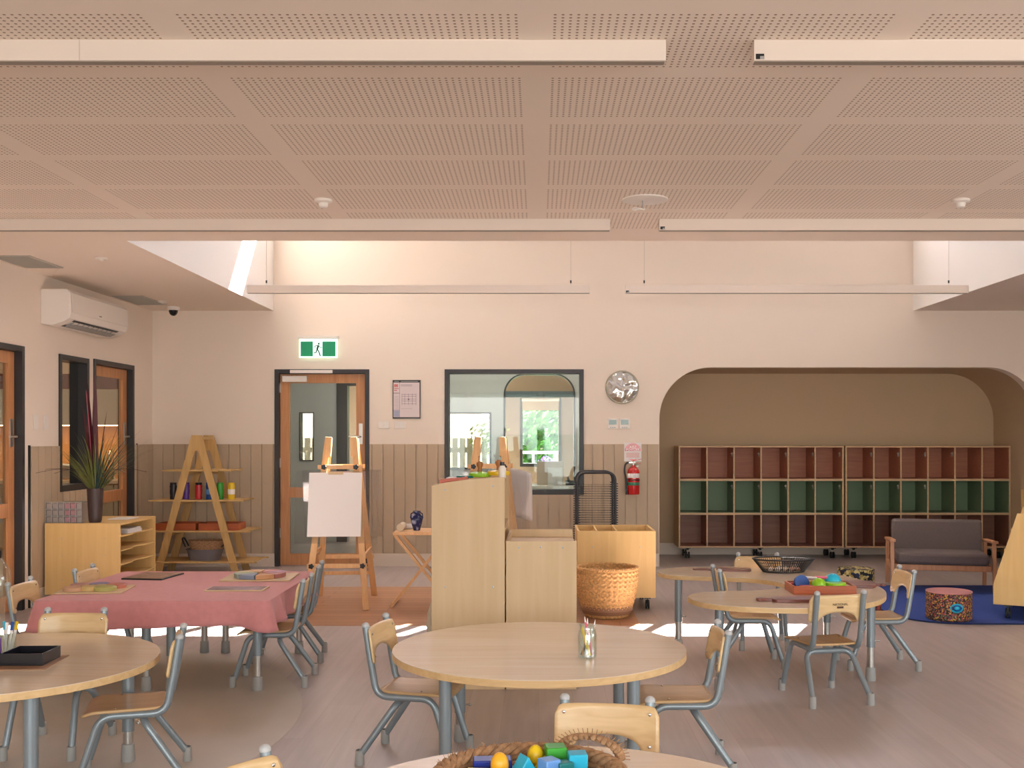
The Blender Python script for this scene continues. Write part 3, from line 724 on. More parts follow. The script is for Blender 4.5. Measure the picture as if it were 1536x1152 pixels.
def plate(x, z, wd, h, label, side='B', screen=False, y=None):
    if side == 'B': r = thing('switch_plate' if not screen else 'control_panel', label, 'switch' if not screen else 'control panel', (x, BACK - .0005, z))
    else: r = thing('switch_plate', label, 'switch', (LEFT, y, z), -PI / 2 * -1)
    MB().box(-wd / 2, wd / 2, -.009, 0, -h / 2, h / 2).build('cover', M['white'], r, bevel=.002)
    if screen:
        MB().box(-wd * .36, wd * .36, -.0105, -.009, -.01, h * .38).build('screen', flat('screen_green_reflection', srgb(60, 96, 74), .08), r)  # greenish reflection put into the screen's base colour
        m_ = MB()
        for k in range(3): m_.box(-.028 + k * .022, -.016 + k * .022, -.0108, -.009, -.045, -.036)
        m_.build('buttons', M['foot'], r)
    else: MB().box(-.008, .008, -.0125, -.009, -.012, .012).build('rocker', M['white'], r, bevel=.001)
plate(fx(576, BACK), fz(637.5, BACK), .116, .075, 'white switch plate right of the back door, left one of the pair')
plate(fx(600, BACK), fz(637.5, BACK), .116, .075, 'white switch plate under the evacuation plan')
plate(fx(919, BACK), fz(635.5, BACK), .112, .112, 'wall control panel under the round clock, left one', screen=True)
plate(fx(937, BACK), fz(635.5, BACK), .112, .112, 'wall control panel under the round clock, right one', screen=True)
plate(0, 1.50, .075, .12, 'white switch plate on the left wall, nearer the left door', 'L', y=8.71)
plate(0, 1.50, .075, .12, 'white switch plate on the left wall, nearer the kitchen window', 'L', y=8.89)

# clock
r = thing('wall_clock', 'round wall clock with mirror-bright glass right of the window', 'clock', (fx(933, BACK), BACK, fz(581, BACK)))
MB().lathe([(0, 0), (.176, 0), (.178, .02), (.172, .034), (.164, .034), (.162, .016), (0, .016)], n=64).move(Matrix.Rotation(PI / 2, 4, 'X')).build('rim', flat('champagne_rim', srgb(150, 140, 118), .35, .5), r)
MB().lathe([(0, .017), (.162, .017)], n=64).move(Matrix.Rotation(PI / 2, 4, 'X')).build('dial', flat('cream_dial', srgb(226, 216, 190), .5), r)
m = MB(); m.bar((0, -.02, 0), (-.06, -.02, .05), .008, .002, (0, 1, 0)); m.bar((0, -.022, 0), (.02, -.022, .12), .006, .002, (0, 1, 0)); m.build('hands', M['dark'], r)
gm, gnt, gbs = new_mat('rippled_clock_glass'); gnt.nodes.clear()
go = gnt.nodes.new('ShaderNodeOutputMaterial'); gt = gnt.nodes.new('ShaderNodeBsdfTransparent'); gg = gnt.nodes.new('ShaderNodeBsdfGlossy'); gg.inputs['Roughness'].default_value = .03
gtc = gnt.nodes.new('ShaderNodeTexCoord'); gn = gnt.nodes.new('ShaderNodeTexNoise'); gn.inputs['Scale'].default_value = 8; gn.inputs['Detail'].default_value = 0; gn.inputs['Distortion'].default_value = 1.0
gb = gnt.nodes.new('ShaderNodeBump'); gb.inputs['Strength'].default_value = 1; gb.inputs['Distance'].default_value = .05
gnt.links.new(gtc.outputs['Object'], gn.inputs['Vector']); gnt.links.new(gn.outputs['Fac'], gb.inputs['Height']); gnt.links.new(gb.outputs[0], gg.inputs['Normal'])
gx = gnt.nodes.new('ShaderNodeMixShader'); gx.inputs[0].default_value = .62; gnt.links.new(gt.outputs[0], gx.inputs[1]); gnt.links.new(gg.outputs[0], gx.inputs[2]); gnt.links.new(gx.outputs[0], go.inputs[0])
MB().lathe([(0, .046), (.05, .044), (.10, .039), (.14, .033), (.163, .027)], n=64).move(Matrix.Rotation(PI / 2, 4, 'X')).build('dome_glass', gm, r)

# extinguisher and its sign
ex = fx(949, BACK)
r = thing('extinguisher_sign', 'white and red location sign above the fire extinguisher', 'sign', (ex, BACK - .013, fz(678, BACK)))
MB().box(-.092, .092, -.003, 0, -.10, .10).build('sign_plate', M['paper'], r)
arc = [(.084 * math.cos(a), .010 + .084 * math.sin(a)) for a in [PI * i / 24 for i in range(25)]]
MB().prism(arc, fB, -.0036, -.003).build('red_arch', M['red'], r)
text('ABE', .042, M['paper'], r, (0, -.0042, .050)); text('POWDER', .034, M['paper'], r, (0, -.0042, .024))
m = MB()
for k in range(5): m.box(-.07, .07, -.0036, -.003, -.012 - k * .011, -.0075 - k * .011)
m.build('small_print', flat('pale_red_print', srgb(226, 150, 146), .6), r)
MB().prism([(-.05, -.075), (.05, -.075), (0, -.098)], fB, -.0038, -.003).build('red_arrow', M['red'], r)
r = thing('fire_extinguisher', 'red fire extinguisher with black hose hanging by the alcove', 'extinguisher', (ex, BACK - .085, fz(741, BACK)))
MB().lathe([(0, 0), (.058, 0), (.064, .012), (.064, .235), (.058, .262), (.035, .288), (.018, .297), (.018, .31), (0, .31)], n=40).build('cylinder', M['red'], r)
MB().lathe([(.0645, .175), (.0652, .176), (.0652, .222), (.0645, .223)], n=40).build('paper_label', M['paper'], r)
MB().lathe([(.0645, .098), (.0654, .1), (.0654, .128), (.0645, .13)], n=40).build('green_label', flat('green_label_ink', srgb(60, 130, 96), .5), r)
MB().lathe([(.064, .148), (.069, .149), (.069, .16), (.064, .161)], n=40).build('strap', M['dark'], r)
MB().cyl((0, 0, .31), (0, 0, .345), .014).box(-.05, .02, -.012, .012, .33, .345).build('valve', M['steel'], r)
m = MB(); m.bar((-.01, 0, .352), (.085, 0, .372), .018, .006); m.bar((0, 0, .345), (.08, 0, .322), .016, .005); m.build('lever', M['red'], r)
MB().tube(fillet([(-.03, 0, .34), (-.085, -.01, .33), (-.098, -.012, .25), (-.078, -.02, .16), (-.072, -.02, .05), (-.07, -.02, .02)], .05), .009).build('hose', M['dark'], r)
MB().cyl((-.07, -.02, .05), (-.07, -.02, .0), .009, .016).build('nozzle', M['dark'], r)
MB().box(-.02, .02, .06, .073, .12, .25).build('wall_bracket', M['dark'], r)
MB().box(.03, .055, -.008, -.004, .29, .305).build('inspection_tag', M['paper'], r)

# ------------------------------------------------------------------ child's chair
def make_chair(label):
    t = thing('childs_chair', label, 'chair', group="children's chairs")
    for s in (-1, 1):
        MB().tube(fillet([(s * .13, -.222, .578), (s * .13, -.200, .44), (s * .13, -.172, .2835), (s * .132, .075, .2835), (s * .142, .150, .045)], .055, 8), .0148, 14).build('side_frame', M['tube'], t)
    MB().tube(fillet([(-.160, -.232, .045), (-.125, -.085, .258), (.125, -.085, .258), (.160, -.232, .045)], .05, 8), .0148, 14).build('rear_legs', M['tube'], t)
    for s in (-1, 1):
        MB().lathe([(0, 0), (.0185, 0), (.0195, .004), (.0185, .060), (.0145, .063)], (0, 0, 0), 16).move(Matrix.Translation((s * .146, .160, 0)) @ Matrix.Shear('XY', 4, (0.0, 0.0)) ).build('foot_cap', M['foot'], t)
        MB().lathe([(0, 0), (.0185, 0), (.0195, .004), (.0185, .060), (.0145, .063)], (s * .162, -.236, 0), 16).build('foot_cap', M['foot'], t)
        MB().ball((s * .13, -.2225, .580), .0158, sz=.9).build('tube_cap', M['cap'], t)
    # backrest
    W = .158; n = 28; rows = 7; m = MB(); P = []
    for i in range(n + 1):
        x = -W + 2 * W * i / n; ax = abs(x)
        top = .568 - (0 if ax < W - .03 else .03 - math.sqrt(max(0, .03 ** 2 - (ax - W + .03) ** 2)))
        lo = .425
        if ax < .108: lo = .425 + .054 * math.sqrt(max(0, 1 - (ax / .108) ** 2.4))
        elif ax > W - .012: lo = .425 + (.012 - math.sqrt(max(0, .012 ** 2 - (ax - W + .012) ** 2)))
        for j in range(rows + 1):
            z = lo + (top - lo) * j / rows
            P.append((x, -.1995 - (z - .44) * .157 + .0225 - .024 * (1 - (x / W) ** 2), z))
    fs = [(i * (rows + 1) + j, (i + 1) * (rows + 1) + j, (i + 1) * (rows + 1) + j + 1, i * (rows + 1) + j + 1) for i in range(n) for j in range(rows)]
    m.faces(P, fs); m.build('backrest', M['beech'], t, solid=.009)
    # seat
    m = MB(); P = []; nx, ny = 18, 20
    for i in range(nx + 1):
        for j in range(ny + 1):
            u = -1 + 2 * i / nx; v = -1 + 2 * j / ny
            r_ = .24
            k = 1.0
            if abs(u) > 1 - r_ and abs(v) > 1 - r_:
                du = (abs(u) - 1 + r_) / r_; dv = (abs(v) - 1 + r_) / r_; L = math.hypot(du, dv); mx_ = max(du, dv)
                if L > 0: du, dv = du * mx_ / L, dv * mx_ / L
                u = math.copysign(1 - r_ + r_ * du, u); v = math.copysign(1 - r_ + r_ * dv, v)
            x = u * (.140 + .012 * v); y = -.012 + v * .155
            z = .3025 - .004 * (1 - u * u) + (0 if y < .085 else -((y - .085) / .06) ** 2 * .018) + (0 if y > -.10 else ((-.10 - y) / .065) ** 2 * .006)
            P.append((x, y, z))
    m.faces(P, [(i * (ny + 1) + j, (i + 1) * (ny + 1) + j, (i + 1) * (ny + 1) + j + 1, i * (ny + 1) + j + 1) for i in range(nx) for j in range(ny)])
    m.build('seat', M['seat'], t, solid=.011)
    for s in (-1, 1):
        for z, yy in ((.545, -.1970), (.452, -.1820)):
            MB().ball((s * .130, yy - .0002 + .0055, z), .0055, sy=.5, n=10, h=6).build('bolt', M['chrome'], t)
        MB().ball((s * .118, .02, .3095), .005, sz=.5, n=10, h=6).build('bolt', M['chrome'], t)
    return t
ch0 = None
def chair(x, y, ang, label):
    """ang: compass direction the sitter faces, degrees counter-clockwise from +Y"""
    global ch0
    if ch0 is None: ch0 = make_chair(label); ch0.location = (x, y, 0); ch0.rotation_euler = (0, 0, math.radians(ang)); return ch0
    return dup(ch0, (x, y, 0), math.radians(ang), label)
chair(-.49, 4.60, -101, "wooden child's chair on the left side of the central round table")
chair(.55, 4.47, 90, "wooden child's chair on the right side of the central round table")
chair(.178, 3.03, 180 - 8, "child's chair facing the viewer right behind the table with the rope basket")
chair(-.58, 2.50, -122, "child's chair showing only a backrest corner at the bottom edge")
chair(-1.68, 4.32, 105, "child's chair on the right side of the left round table")
chair(-2.135, 4.70, 180, "child's chair facing the viewer behind the left round table")
chair(-2.65, 5.90, -90, "nearer of two child's chairs on the left side of the pink-clothed table")
chair(-2.55, 6.50, -90, "farther child's chair at the left of the pink-clothed table, in front of the low cabinet")
chair(-1.53, 6.025, 92, "nearer child's chair on the right side of the pink-clothed table")
chair(-1.585, 6.64, 97, "farther child's chair on the right side of the pink-clothed table beside the easel")
hz = chair(1.50, 5.68, 12, "child's chair with a dark stamp on its back, nearest the notched table")
chair(2.0, 6.44, 90, "child's chair at the right end of the notched table by the blue rug")
chair(1.30, 6.48, -90, "child's chair standing inside the notch of the horseshoe table")
chair(1.47, 7.03, 175, "child's chair behind the notched table, facing the viewer")
o = text('NATIONAL', .017, flat('burnt_brand', srgb(70, 44, 22), .7), hz, (0, -.2255, .520), (PI / 2 - .155, 0, 0), 'brand_stamp', .0004)
o.location = (0, -.2215, .520)
o2 = MB().box(-.018, .018, -.0006, .0006, -.005, .005).build('stamp_bar', flat('burnt_brand_bar', srgb(84, 54, 30), .7), hz, bevel=.0005); o2.location = (0, -.2195, .505); o2.rotation_euler = (-.155, 0, 0)

# ------------------------------------------------------------------ tables
def leg_mesh(t, x, y, h=.468, q=.19):
    l = MB().cyl((x, y, q), (x, y, h), .025, n=24).build('leg', M['tube'], t)
    MB().cyl((x, y, .05), (x, y, q + .01), .021, n=20).build('lower_tube', M['steel'], l)
    MB().lathe([(0, 0), (.027, 0), (.029, .006), (.026, .075), (.021, .078)], (x, y, 0), 20).build('foot', M['foot'], l)
    MB().cyl((x + .022, y, q + .035), (x + .045, y, q + .035), .004, n=8).ball((x + .045, y, q + .035), .008, n=8, h=6).build('adjusting_screw', M['steel'], l)
def table(name, label, loc, rz, outline, legs, top=.50, th=.028):
    t = thing(name, label, 'table', loc, rz)
    MB().prism(outline, lambda u, v, z: (u, v, z), top - .0025, top).build('tabletop', M['table'], t)
    MB().prism(outline, lambda u, v, z: (u, v, z), top - th, top - .0026).build('edge_band', M['edge'], t)
    for x, y in legs: leg_mesh(t, x, y, top - th, q=.13 if name == 'round_table' else .19)
    return t
circ = [(.61 * math.cos(2 * PI * i / 96), .61 * math.sin(2 * PI * i / 96)) for i in range(96)]
L4 = [(s * .36, q * .38) for s in (-1, 1) for q in (-1, 1)]
table('round_table', 'round pale wooden table in the middle of the room with a jar on it', (.003, 4.46, 0), 0, circ, L4)
table('round_table', 'round wooden table at the left edge with a black tray on it', (-2.13, 4.18, 0), math.radians(-4), circ, L4)
table('round_table', 'round table at the bottom edge carrying a rope basket of blocks', (.05, 2.43, 0), 0, circ, L4)
hs = [(.82, 5.84), (.90, 5.62), (1.15, 5.49), (1.48, 5.49), (1.78, 5.68), (1.95, 5.98), (2.0, 6.34), (1.95, 6.70), (1.78, 7.02), (1.48, 7.20), (1.12, 7.22), (.86, 7.13), (.775, 6.95), (.85, 6.78), (1.05, 6.71), (1.30, 6.63), (1.43, 6.50), (1.46, 6.36), (1.42, 6.22), (1.28, 6.12), (1.05, 6.08), (.88, 6.00)]
hs = [(v.x, v.y) for v in catmull([(a, b_, 0) for a, b_ in hs], 6)]
t = table('horseshoe_table', 'kidney shaped wooden table on the right with a deep notch', (1.4, 6.35, 0), 0, [(a - 1.4, b_ - 6.35) for a, b_ in hs], [(.48, -.31), (-.42, -.56), (-.50, .52), (.45, .50)])
for x0, l in ((-2.66, 'left one of two oblong tables hidden under the pink cloth'), (-2.055, 'right one of two oblong tables hidden under the pink cloth')):
    table('oblong_table', l, (x0 + .3, 6.265, 0), 0, [(-.3, -.6), (.3, -.6), (.3, .6), (-.3, .6)], [(-.245, -.46), (.225, -.46), (-.245, .55), (.225, .55)])
# pink cloth
m = MB(); N = 200; per = []; hx, hy, cr_ = .618, .615, .03
def rr(t_):
    segs = [(2 * hx - 2 * cr_), (2 * hy - 2 * cr_)]; q = PI / 2 * cr_; tot = 2 * sum(segs) + 4 * q; d = t_ * tot
    for k, (L_, ox, oy, dx_, dy_) in enumerate(((segs[0], -hx + cr_, -hy, 1, 0), (segs[1], hx, -hy + cr_, 0, 1), (segs[0], hx - cr_, hy, -1, 0), (segs[1], -hx, hy - cr_, 0, -1))):
        if d <= L_: return (ox + dx_ * d, oy + dy_ * d, dy_, -dx_)
        d -= L_
        if d <= q:
            a0 = -PI / 2 + k * PI / 2 + d / cr_; cx_, cy_ = ((hx - cr_, -hy + cr_), (hx - cr_, hy - cr_), (-hx + cr_, hy - cr_), (-hx + cr_, -hy + cr_))[k]
            return (cx_ + cr_ * math.cos(a0), cy_ + cr_ * math.sin(a0), math.cos(a0), math.sin(a0))
        d -= q
    return (-hx + cr_, -hy, 0, -1)
rings = []
for j in range(8):
    ring_ = []
    f_ = j / 7
    for i in range(N):
        x, y, nx_, ny_ = rr(i / N)
        corner = max(0, 1 - abs(math.hypot(abs(x) - hx, abs(y) - hy)) / .16)
        side = abs(nx_) > .7
        wv = (.009 * math.sin(i * .55) + .006 * math.sin(i * .23 + 1)) * f_ * (2.2 if side and x > 0 else 1)
        off = .006 + f_ * .010 + wv + corner * .035 * f_
        drop = .138 + .010 * math.sin(i * .12) + corner * .03
        ring_.append(m.bm.verts.new((x + nx_ * off, y + ny_ * off, .508 - f_ * drop - (.0 if j else -.0))))
    rings.append(ring_)
inner = [m.bm.verts.new((rr(i / N)[0] * .985, rr(i / N)[1] * .985, .511)) for i in range(N)]
m.bm.faces.new(inner)
for A, B in zip([inner] + rings[:-1], rings):
    for i in range(N): m.bm.faces.new((A[i], A[(i + 1) % N], B[(i + 1) % N], B[i]))
cl = m.build('tablecloth', M['pink'], loc=(-2.057, 6.265, 0), smooth=60, solid=.003)
tag(cl, 'rose pink cloth draped over the square table on the left', 'tablecloth')

# things on the pink table
TZ = .5135
def slab(mb, cx, cy, w_, d_, z0, z1, a=0):
    c, s = math.cos(a), math.sin(a)
    return mb.prism([(cx + c * u - s * v, cy + s * u + c * v) for u, v in ((-w_ / 2, -d_ / 2), (w_ / 2, -d_ / 2), (w_ / 2, d_ / 2), (-w_ / 2, d_ / 2))], lambda u, v, t: (u, v, t), z0, z1)
r = thing('petal_puzzle', 'wooden board with rounded coloured pieces at the near left of the pink cloth', 'puzzle', (-2.50, 6.02, TZ), .10)
slab(MB(), 0, 0, .36, .30, 0, .008).build('board', M['birch'], r, bevel=.002)
for k, (x, y, q, c) in enumerate(((-.10, -.07, .055, (196, 150, 116)), (-.02, -.04, .055, (206, 172, 110)), (.07, -.06, .06, (176, 168, 96)), (.10, .04, .055, (196, 116, 96)), (.0, .07, .06, (120, 116, 150)), (-.10, .05, .055, (180, 130, 120)), (.03, .0, .035, (214, 190, 130)))):
    MB().lathe([(0, 0), (q, 0), (q, .016), (q - .006, .022), (0, .022)], (x, y, .0085), 28).build('puzzle_piece', flat('piece_paint_%d' % k, srgb(*c), .5), r)
r = thing('picture_puzzle', 'dark edged picture board at the far left of the pink cloth', 'puzzle', (-2.385, 6.60, TZ), -.12)
slab(MB(), 0, 0, .26, .30, 0, .008).build('board', M['dark'], r, bevel=.002)
slab(MB(), 0, 0, .24, .28, .0082, .0095).build('picture', flat('brown_picture_print', srgb(150, 112, 84), .4, var=.35, vscale=18), r)
r = thing('colour_wheel_puzzle', 'round segmented colour wheel on a pale board at the far right of the pink cloth', 'puzzle', (-1.71, 6.55, TZ), .05)
slab(MB(), 0, 0, .42, .34, 0, .008).build('board', M['birch'], r, bevel=.002)
wc = [(176, 128, 150), (196, 130, 120), (206, 160, 116), (190, 176, 130), (150, 160, 140), (130, 140, 160), (200, 146, 100), (180, 116, 110)]
for k in range(8):
    a0, a1 = k * PI / 4 + .02, (k + 1) * PI / 4 - .02
    pts = [(.02 * math.cos((a0 + a1) / 2), .02 * math.sin((a0 + a1) / 2))] + [(.155 * math.cos(a0 + (a1 - a0) * i / 8), .155 * math.sin(a0 + (a1 - a0) * i / 8)) for i in range(9)]
    MB().prism(pts, lambda u, v, t: (u, v, t), .0085, .034).build('wheel_segment', flat('segment_paint_%d' % k, srgb(*wc[k]), .5), r, bevel=.002)
r = thing('picture_board', 'thin board with a mauve picture at the near right of the pink cloth', 'board', (-1.71, 6.05, TZ), .02)
slab(MB(), 0, 0, .33, .16, 0, .007).build('board', M['birch'], r, bevel=.001)
slab(MB(), 0, 0, .31, .14, .0072, .0082).build('picture', flat('mauve_picture_print', srgb(146, 122, 140), .25, var=.3, vscale=14), r)

# left table
r = thing('black_tray', 'square black lacquer tray on the left round table', 'tray', (fx(40, 4.15) + .01, 4.16, .5045), .02)
m = MB(); T = .006; w_ = .165; h_ = .045
m.box(-w_ / 2, w_ / 2, -w_ / 2, w_ / 2, 0, T)
for a in ((-w_ / 2, w_ / 2, -w_ / 2, -w_ / 2 + T), (-w_ / 2, w_ / 2, w_ / 2 - T, w_ / 2), (-w_ / 2, -w_ / 2 + T, -w_ / 2 + T, w_ / 2 - T), (w_ / 2 - T, w_ / 2, -w_ / 2 + T, w_ / 2 - T)): m.box(*a, T, h_)
m.build('tray', M['navy'], r, bevel=.001)
tag(slab(MB(), 0, 0, .34, .26, 0, .0035).build('brown_mat', M['brownmat'], loc=(fx(20, 4.15), 4.14, .5002), rz=.08), 'thin brown mat under the black tray', 'mat')
r = thing('marker_jar', 'clear jar of blue and yellow capped markers at the left edge', 'jar', (-2.16, 4.33, .5002))
MB().lathe([(0, 0), (.034, 0), (.036, .01), (.036, .085), (.033, .085), (.033, .01), (0, .004)], n=28).build('glass', M['jar'], r)
for k, (x, y, lx, c) in enumerate(((.012, 0, .02, 'blue'), (.022, .01, .032, 'yellow'), (-.01, .01, -.012, 'cyan'), (0, -.012, .006, 'paper'))):
    mk = MB().cyl((x * .6, y, .008), (lx, y, .095), .0055, n=12).build('marker', M['paper'], r)
    MB().cyl((lx, y, .095), (lx * 1.2, y, .128), .0062, n=12).build('cap', M[c], mk)
r = thing('purple_bottle', 'purple capped glitter bottle at the left edge of the left table', 'bottle', (-2.13, 4.17, .5002))
MB().lathe([(0, 0), (.026, 0), (.027, .006), (.027, .09), (.012, .108), (0, .108)], n=24).build('body', M['purple'], r)
MB().lathe([(0, .108), (.014, .108), (.014, .14), (0, .14)], n=20).build('lid', M['redp'], r)
r = thing('tall_clear_bottle', 'tall clear plastic bottle at the left edge of the left table', 'bottle', (-2.235, 4.40, .5002))
MB().lathe([(0, 0), (.03, 0), (.03, .2), (.045, .235), (.055, .27), (.05, .33), (.03, .36), (.016, .38), (0, .38)], n=28).build('body', M['jar'], r)
MB().lathe([(0, .38), (.017, .38), (.017, .41), (0, .41)], n=20).build('lid', M['dark'], r)

# jar of brushes on the central table
r = thing('brush_jar', 'ribbed clear glass jar of pencils and brushes on the central round table', 'jar', (fx(881, 4.25), 4.25, .5002))
MB().lathe([(0, .001), (.033, .001), (.037, .006), (.038, .09), (.034, .105), (.030, .112), (.030, .128), (.033, .13), (.028, .13), (.027, .112), (.034, .09), (.034, .008), (0, .006)], n=36).build('glass', M['jar'], r)
for k, (x, y, X, Y, h, c, q) in enumerate(((-.02, -.005, .0, .01, .155, 'oak', .0042), (.02, 0, -.008, -.005, .165, 'pinkp', .0038), (-.01, .01, .028, .01, .15, 'steel', .0032), (.01, -.01, -.02, -.01, .13, 'yellow', .006), (-.022, .0, .004, 0, .10, 'ink', .006))):
    p_ = MB().cyl((x, y, .01), (X, Y, h * .86), q, n=10).build('pencil', M[c], r)
    MB().cyl((X, Y, h * .86), (X + (X - x) * .12, Y, h), q, .0006, n=10).build('tip', M['paper'] if c != 'yellow' else M['yellow'], p_)
# ------------------------------------------------------------------ rope basket of blocks on the front table
BX, BY = -.02, 2.545
r = thing('rope_basket', 'brown twisted seagrass basket of toy blocks on the front table', 'basket', (BX, BY, .5002))
m = MB()
for k in range(4):
    rr_ = .165 + .011 * k; z = .008 + .016 * k
    m.tube([(rr_ * math.cos(a) * 1.05, rr_ * math.sin(a), z + .002 * math.sin(a * 23)) for a in [2 * PI * i / 90 for i in range(90)]], .0095, 8, closed=True)
m.lathe([(0, 0), (.165, 0), (.165, .006), (0, .006)])
m.build('coiled_bowl', M['seagrass'], r)
m = MB()
for s in range(3):
    m.tube([((.208 + .010 * math.cos(a * 14 + s * 2.1)) * math.cos(a) * 1.05, (.208 + .010 * math.cos(a * 14 + s * 2.1)) * math.sin(a), .072 + .010 * math.sin(a * 14 + s * 2.1)) for a in [2 * PI * i / 260 for i in range(260)]], .0105, 8, closed=True)
rn = random.Random(5)
for _ in range(160):
    a = rn.uniform(0, 2 * PI); p = Vector((.21 * math.cos(a) * 1.05, .21 * math.sin(a), .078)); q = p + Vector((rn.uniform(-.02, .02), rn.uniform(-.02, .02), rn.uniform(.004, .022)))
    m.tube([p, q], .0008, 4)
m.build('twisted_rim', M['seagrass'], r)
m = MB()
for s in range(2):
    m.tube([(.05 + .075 * math.cos(a) + .10 + .006 * math.cos(a * 16 + s * PI), .165 - .05 * math.cos(a) * .7 + .006 * math.sin(a * 16 + s * PI), .072 + .045 * math.sin(a)) for a in [PI * i / 70 for i in range(71)]], .008, 8)
for k in range(26):
    a = PI * k / 25; c = Vector((.15 + .075 * math.cos(a), .165 - .035 * math.cos(a), .072 + .045 * math.sin(a)))
    m.tube([c + Vector((math.cos(a), -.3, math.sin(a))) * .010, c + Vector((math.cos(a) * .024, -.008, math.sin(a) * .024))], .0012, 4)
m.build('handle', M['seagrass'], r)
def toy(kind, name, label, x, y, z, mat, rz=0, s=.05, tilt=0):
    m = MB()
    if kind == 'box': m.box(-s / 2, s / 2, -s / 2, s / 2, 0, s)
    elif kind == 'flat': m.box(-s, s, -s * .5, s * .5, 0, s * .45)
    elif kind == 'wedge': m.prism([(-s * .7, 0), (s * .7, 0), (0, s * 1.1)], lambda u, v, t: (u, t, v), -s / 2, s / 2)
    elif kind == 'egg': m.lathe([(0, 0)] + [(s * .5 * math.sin(PI * i / 12) * (1 - .12 * i / 12), s * .62 * (1 - math.cos(PI * i / 12))) for i in range(1, 12)] + [(0, s * 1.24)], n=24)
    elif kind == 'ball': m.ball((0, 0, s * .55), s * .55)
    elif kind == 'disc': m.lathe([(0, 0), (s * .6, 0), (s * .6, s * .3), (0, s * .3)], n=32)
    elif kind == 'cup': m.lathe([(0, 0), (s * .35, 0), (s * .5, s * .8), (s * .44, s * .8), (s * .3, s * .1), (0, s * .1)], n=28)
    elif kind == 'rod': m.cyl((0, -s, s * .16), (0, s, s * .16), s * .15, n=14)
    o = m.build(name, mat, loc=(x, y, z), rz=rz, bevel=.003 if kind in ('box', 'flat', 'wedge') else 0)
    if tilt: o.rotation_euler = (tilt, tilt * .6, rz)
    return tag(o, label, 'toy', 'toys in the baskets and trays')
BZ = .508
# lower layer (mostly hidden) then the heap that shows
for k, (x, y, c) in enumerate(((-.10, .0, 'lime'), (0, .02, 'redp'), (.09, .0, 'deep'), (-.05, .1, 'cyan'), (.06, .11, 'yellow'), (-.12, .09, 'green'), (.12, -.07, 'yellow'), (-.02, -.09, 'cyan'))):
    toy('box', 'toy_block', ['lime green block low in the rope basket', 'red block low in the middle of the rope basket', 'dark blue block low in the rope basket', 'cyan block under the blue flat block in the rope basket', 'yellow block low under the green prism in the rope basket', 'green block at the left inside the rope basket', 'yellow block at the near right in the rope basket', 'cyan block at the near side in the rope basket'][k], BX + x, BY + y, BZ, M[c], k * .4, .05)
toy('flat', 'toy_block', 'long dark blue block at the left of the rope basket', BX - .095, BY + .105, BZ + .052, M['deep'], .08, .048)
toy('egg', 'toy_egg', 'yellow egg at the back middle of the rope basket', BX + .012, BY + .125, BZ + .045, M['yellow'], 0, .045)
toy('box', 'toy_block', 'bright green block at the back of the rope basket', BX + .062, BY + .115, BZ + .052, M['green'], .15, .050)
toy('wedge', 'toy_prism', 'cyan triangular block in the middle of the rope basket', BX - .015, BY + .055, BZ + .048, M['cyan'], .5, .045)
toy('egg', 'toy_egg', 'orange-yellow egg left of the cyan triangle in the rope basket', BX - .075, BY + .05, BZ + .045, flat('amber_toy_plastic', srgb(240, 176, 40), .35), 0, .048)
toy('flat', 'toy_block', 'flat yellow block at the left front of the rope basket', BX - .12, BY + .035, BZ + .050, M['yellow'], -.1, .036)
toy('box', 'toy_block', 'light blue block right of the cyan triangle in the rope basket', BX + .045, BY + .04, BZ + .050, M['sky'], .6, .042)
toy('wedge', 'toy_prism', 'yellow triangular block below the egg in the rope basket', BX + .03, BY + .085, BZ + .046, M['yellow'], -.4, .034)
toy('box', 'toy_block', 'cyan block at the right of the rope basket by the handle', BX + .115, BY + .07, BZ + .052, M['cyan'], .1, .046)
toy('box', 'toy_block', 'dark green block between the light blue and cyan ones in the rope basket', BX + .083, BY + .045, BZ + .046, M['teal'], .3, .038)

# ------------------------------------------------------------------ things on the horseshoe table
r = thing('wire_basket', 'oval black wire basket on the back arm of the notched table', 'basket', (fx(1175, 6.95), 6.95, .5002))
m = MB()
A, B = .20, .125; a2, b2 = .135, .085; H = .085
def ell(t, a, b_, z): return (a * math.cos(t), b_ * math.sin(t), z)
TT = [2 * PI * i / 64 for i in range(64)]
m.tube([ell(t, A, B, H) for t in TT], .005, 8, closed=True); m.tube([ell(t, a2, b2, .004) for t in TT], .004, 8, closed=True)
for q in (.25, .5, .75): m.tube([ell(t, a2 + (A - a2) * q, b2 + (B - b2) * q, .004 + (H - .004) * q) for t in TT], .0012, 6, closed=True)
for i in range(72):
    t = 2 * PI * i / 72; m.tube([ell(t, A, B, H), ell(t, a2, b2, .004)], .002, 5)
m.build('wire_frame', M['dark'], r)
m = MB()
for i in range(-9, 10):
    x = i * .014
    if abs(x) < a2: y = b2 * math.sqrt(1 - (x / a2) ** 2); m.tube([(x, -y, .004), (x, y, .004)], .0012, 5)
m.build('wire_base', M['dark'], r)
rn = random.Random(9)
for k in range(9):
    x, y = rn.uniform(-.09, .09), rn.uniform(-.045, .045)
    o = MB().ball((0, 0, .014), .016, sx=rn.uniform(.9, 1.6), sy=.8, sz=.8, n=12, h=8).build('shell', flat('shell_tint_%d' % k, srgb(*rn.choice([(226, 200, 176), (214, 166, 140), (236, 226, 214)])), .4), loc=(r.location.x + (-.09 + .0225 * k), 6.95 + (.03 if k % 2 else -.03), .506), rz=k)
    tag(o, 'small pale shell lying in the black wire basket', 'shell', 'shells in the wire basket')
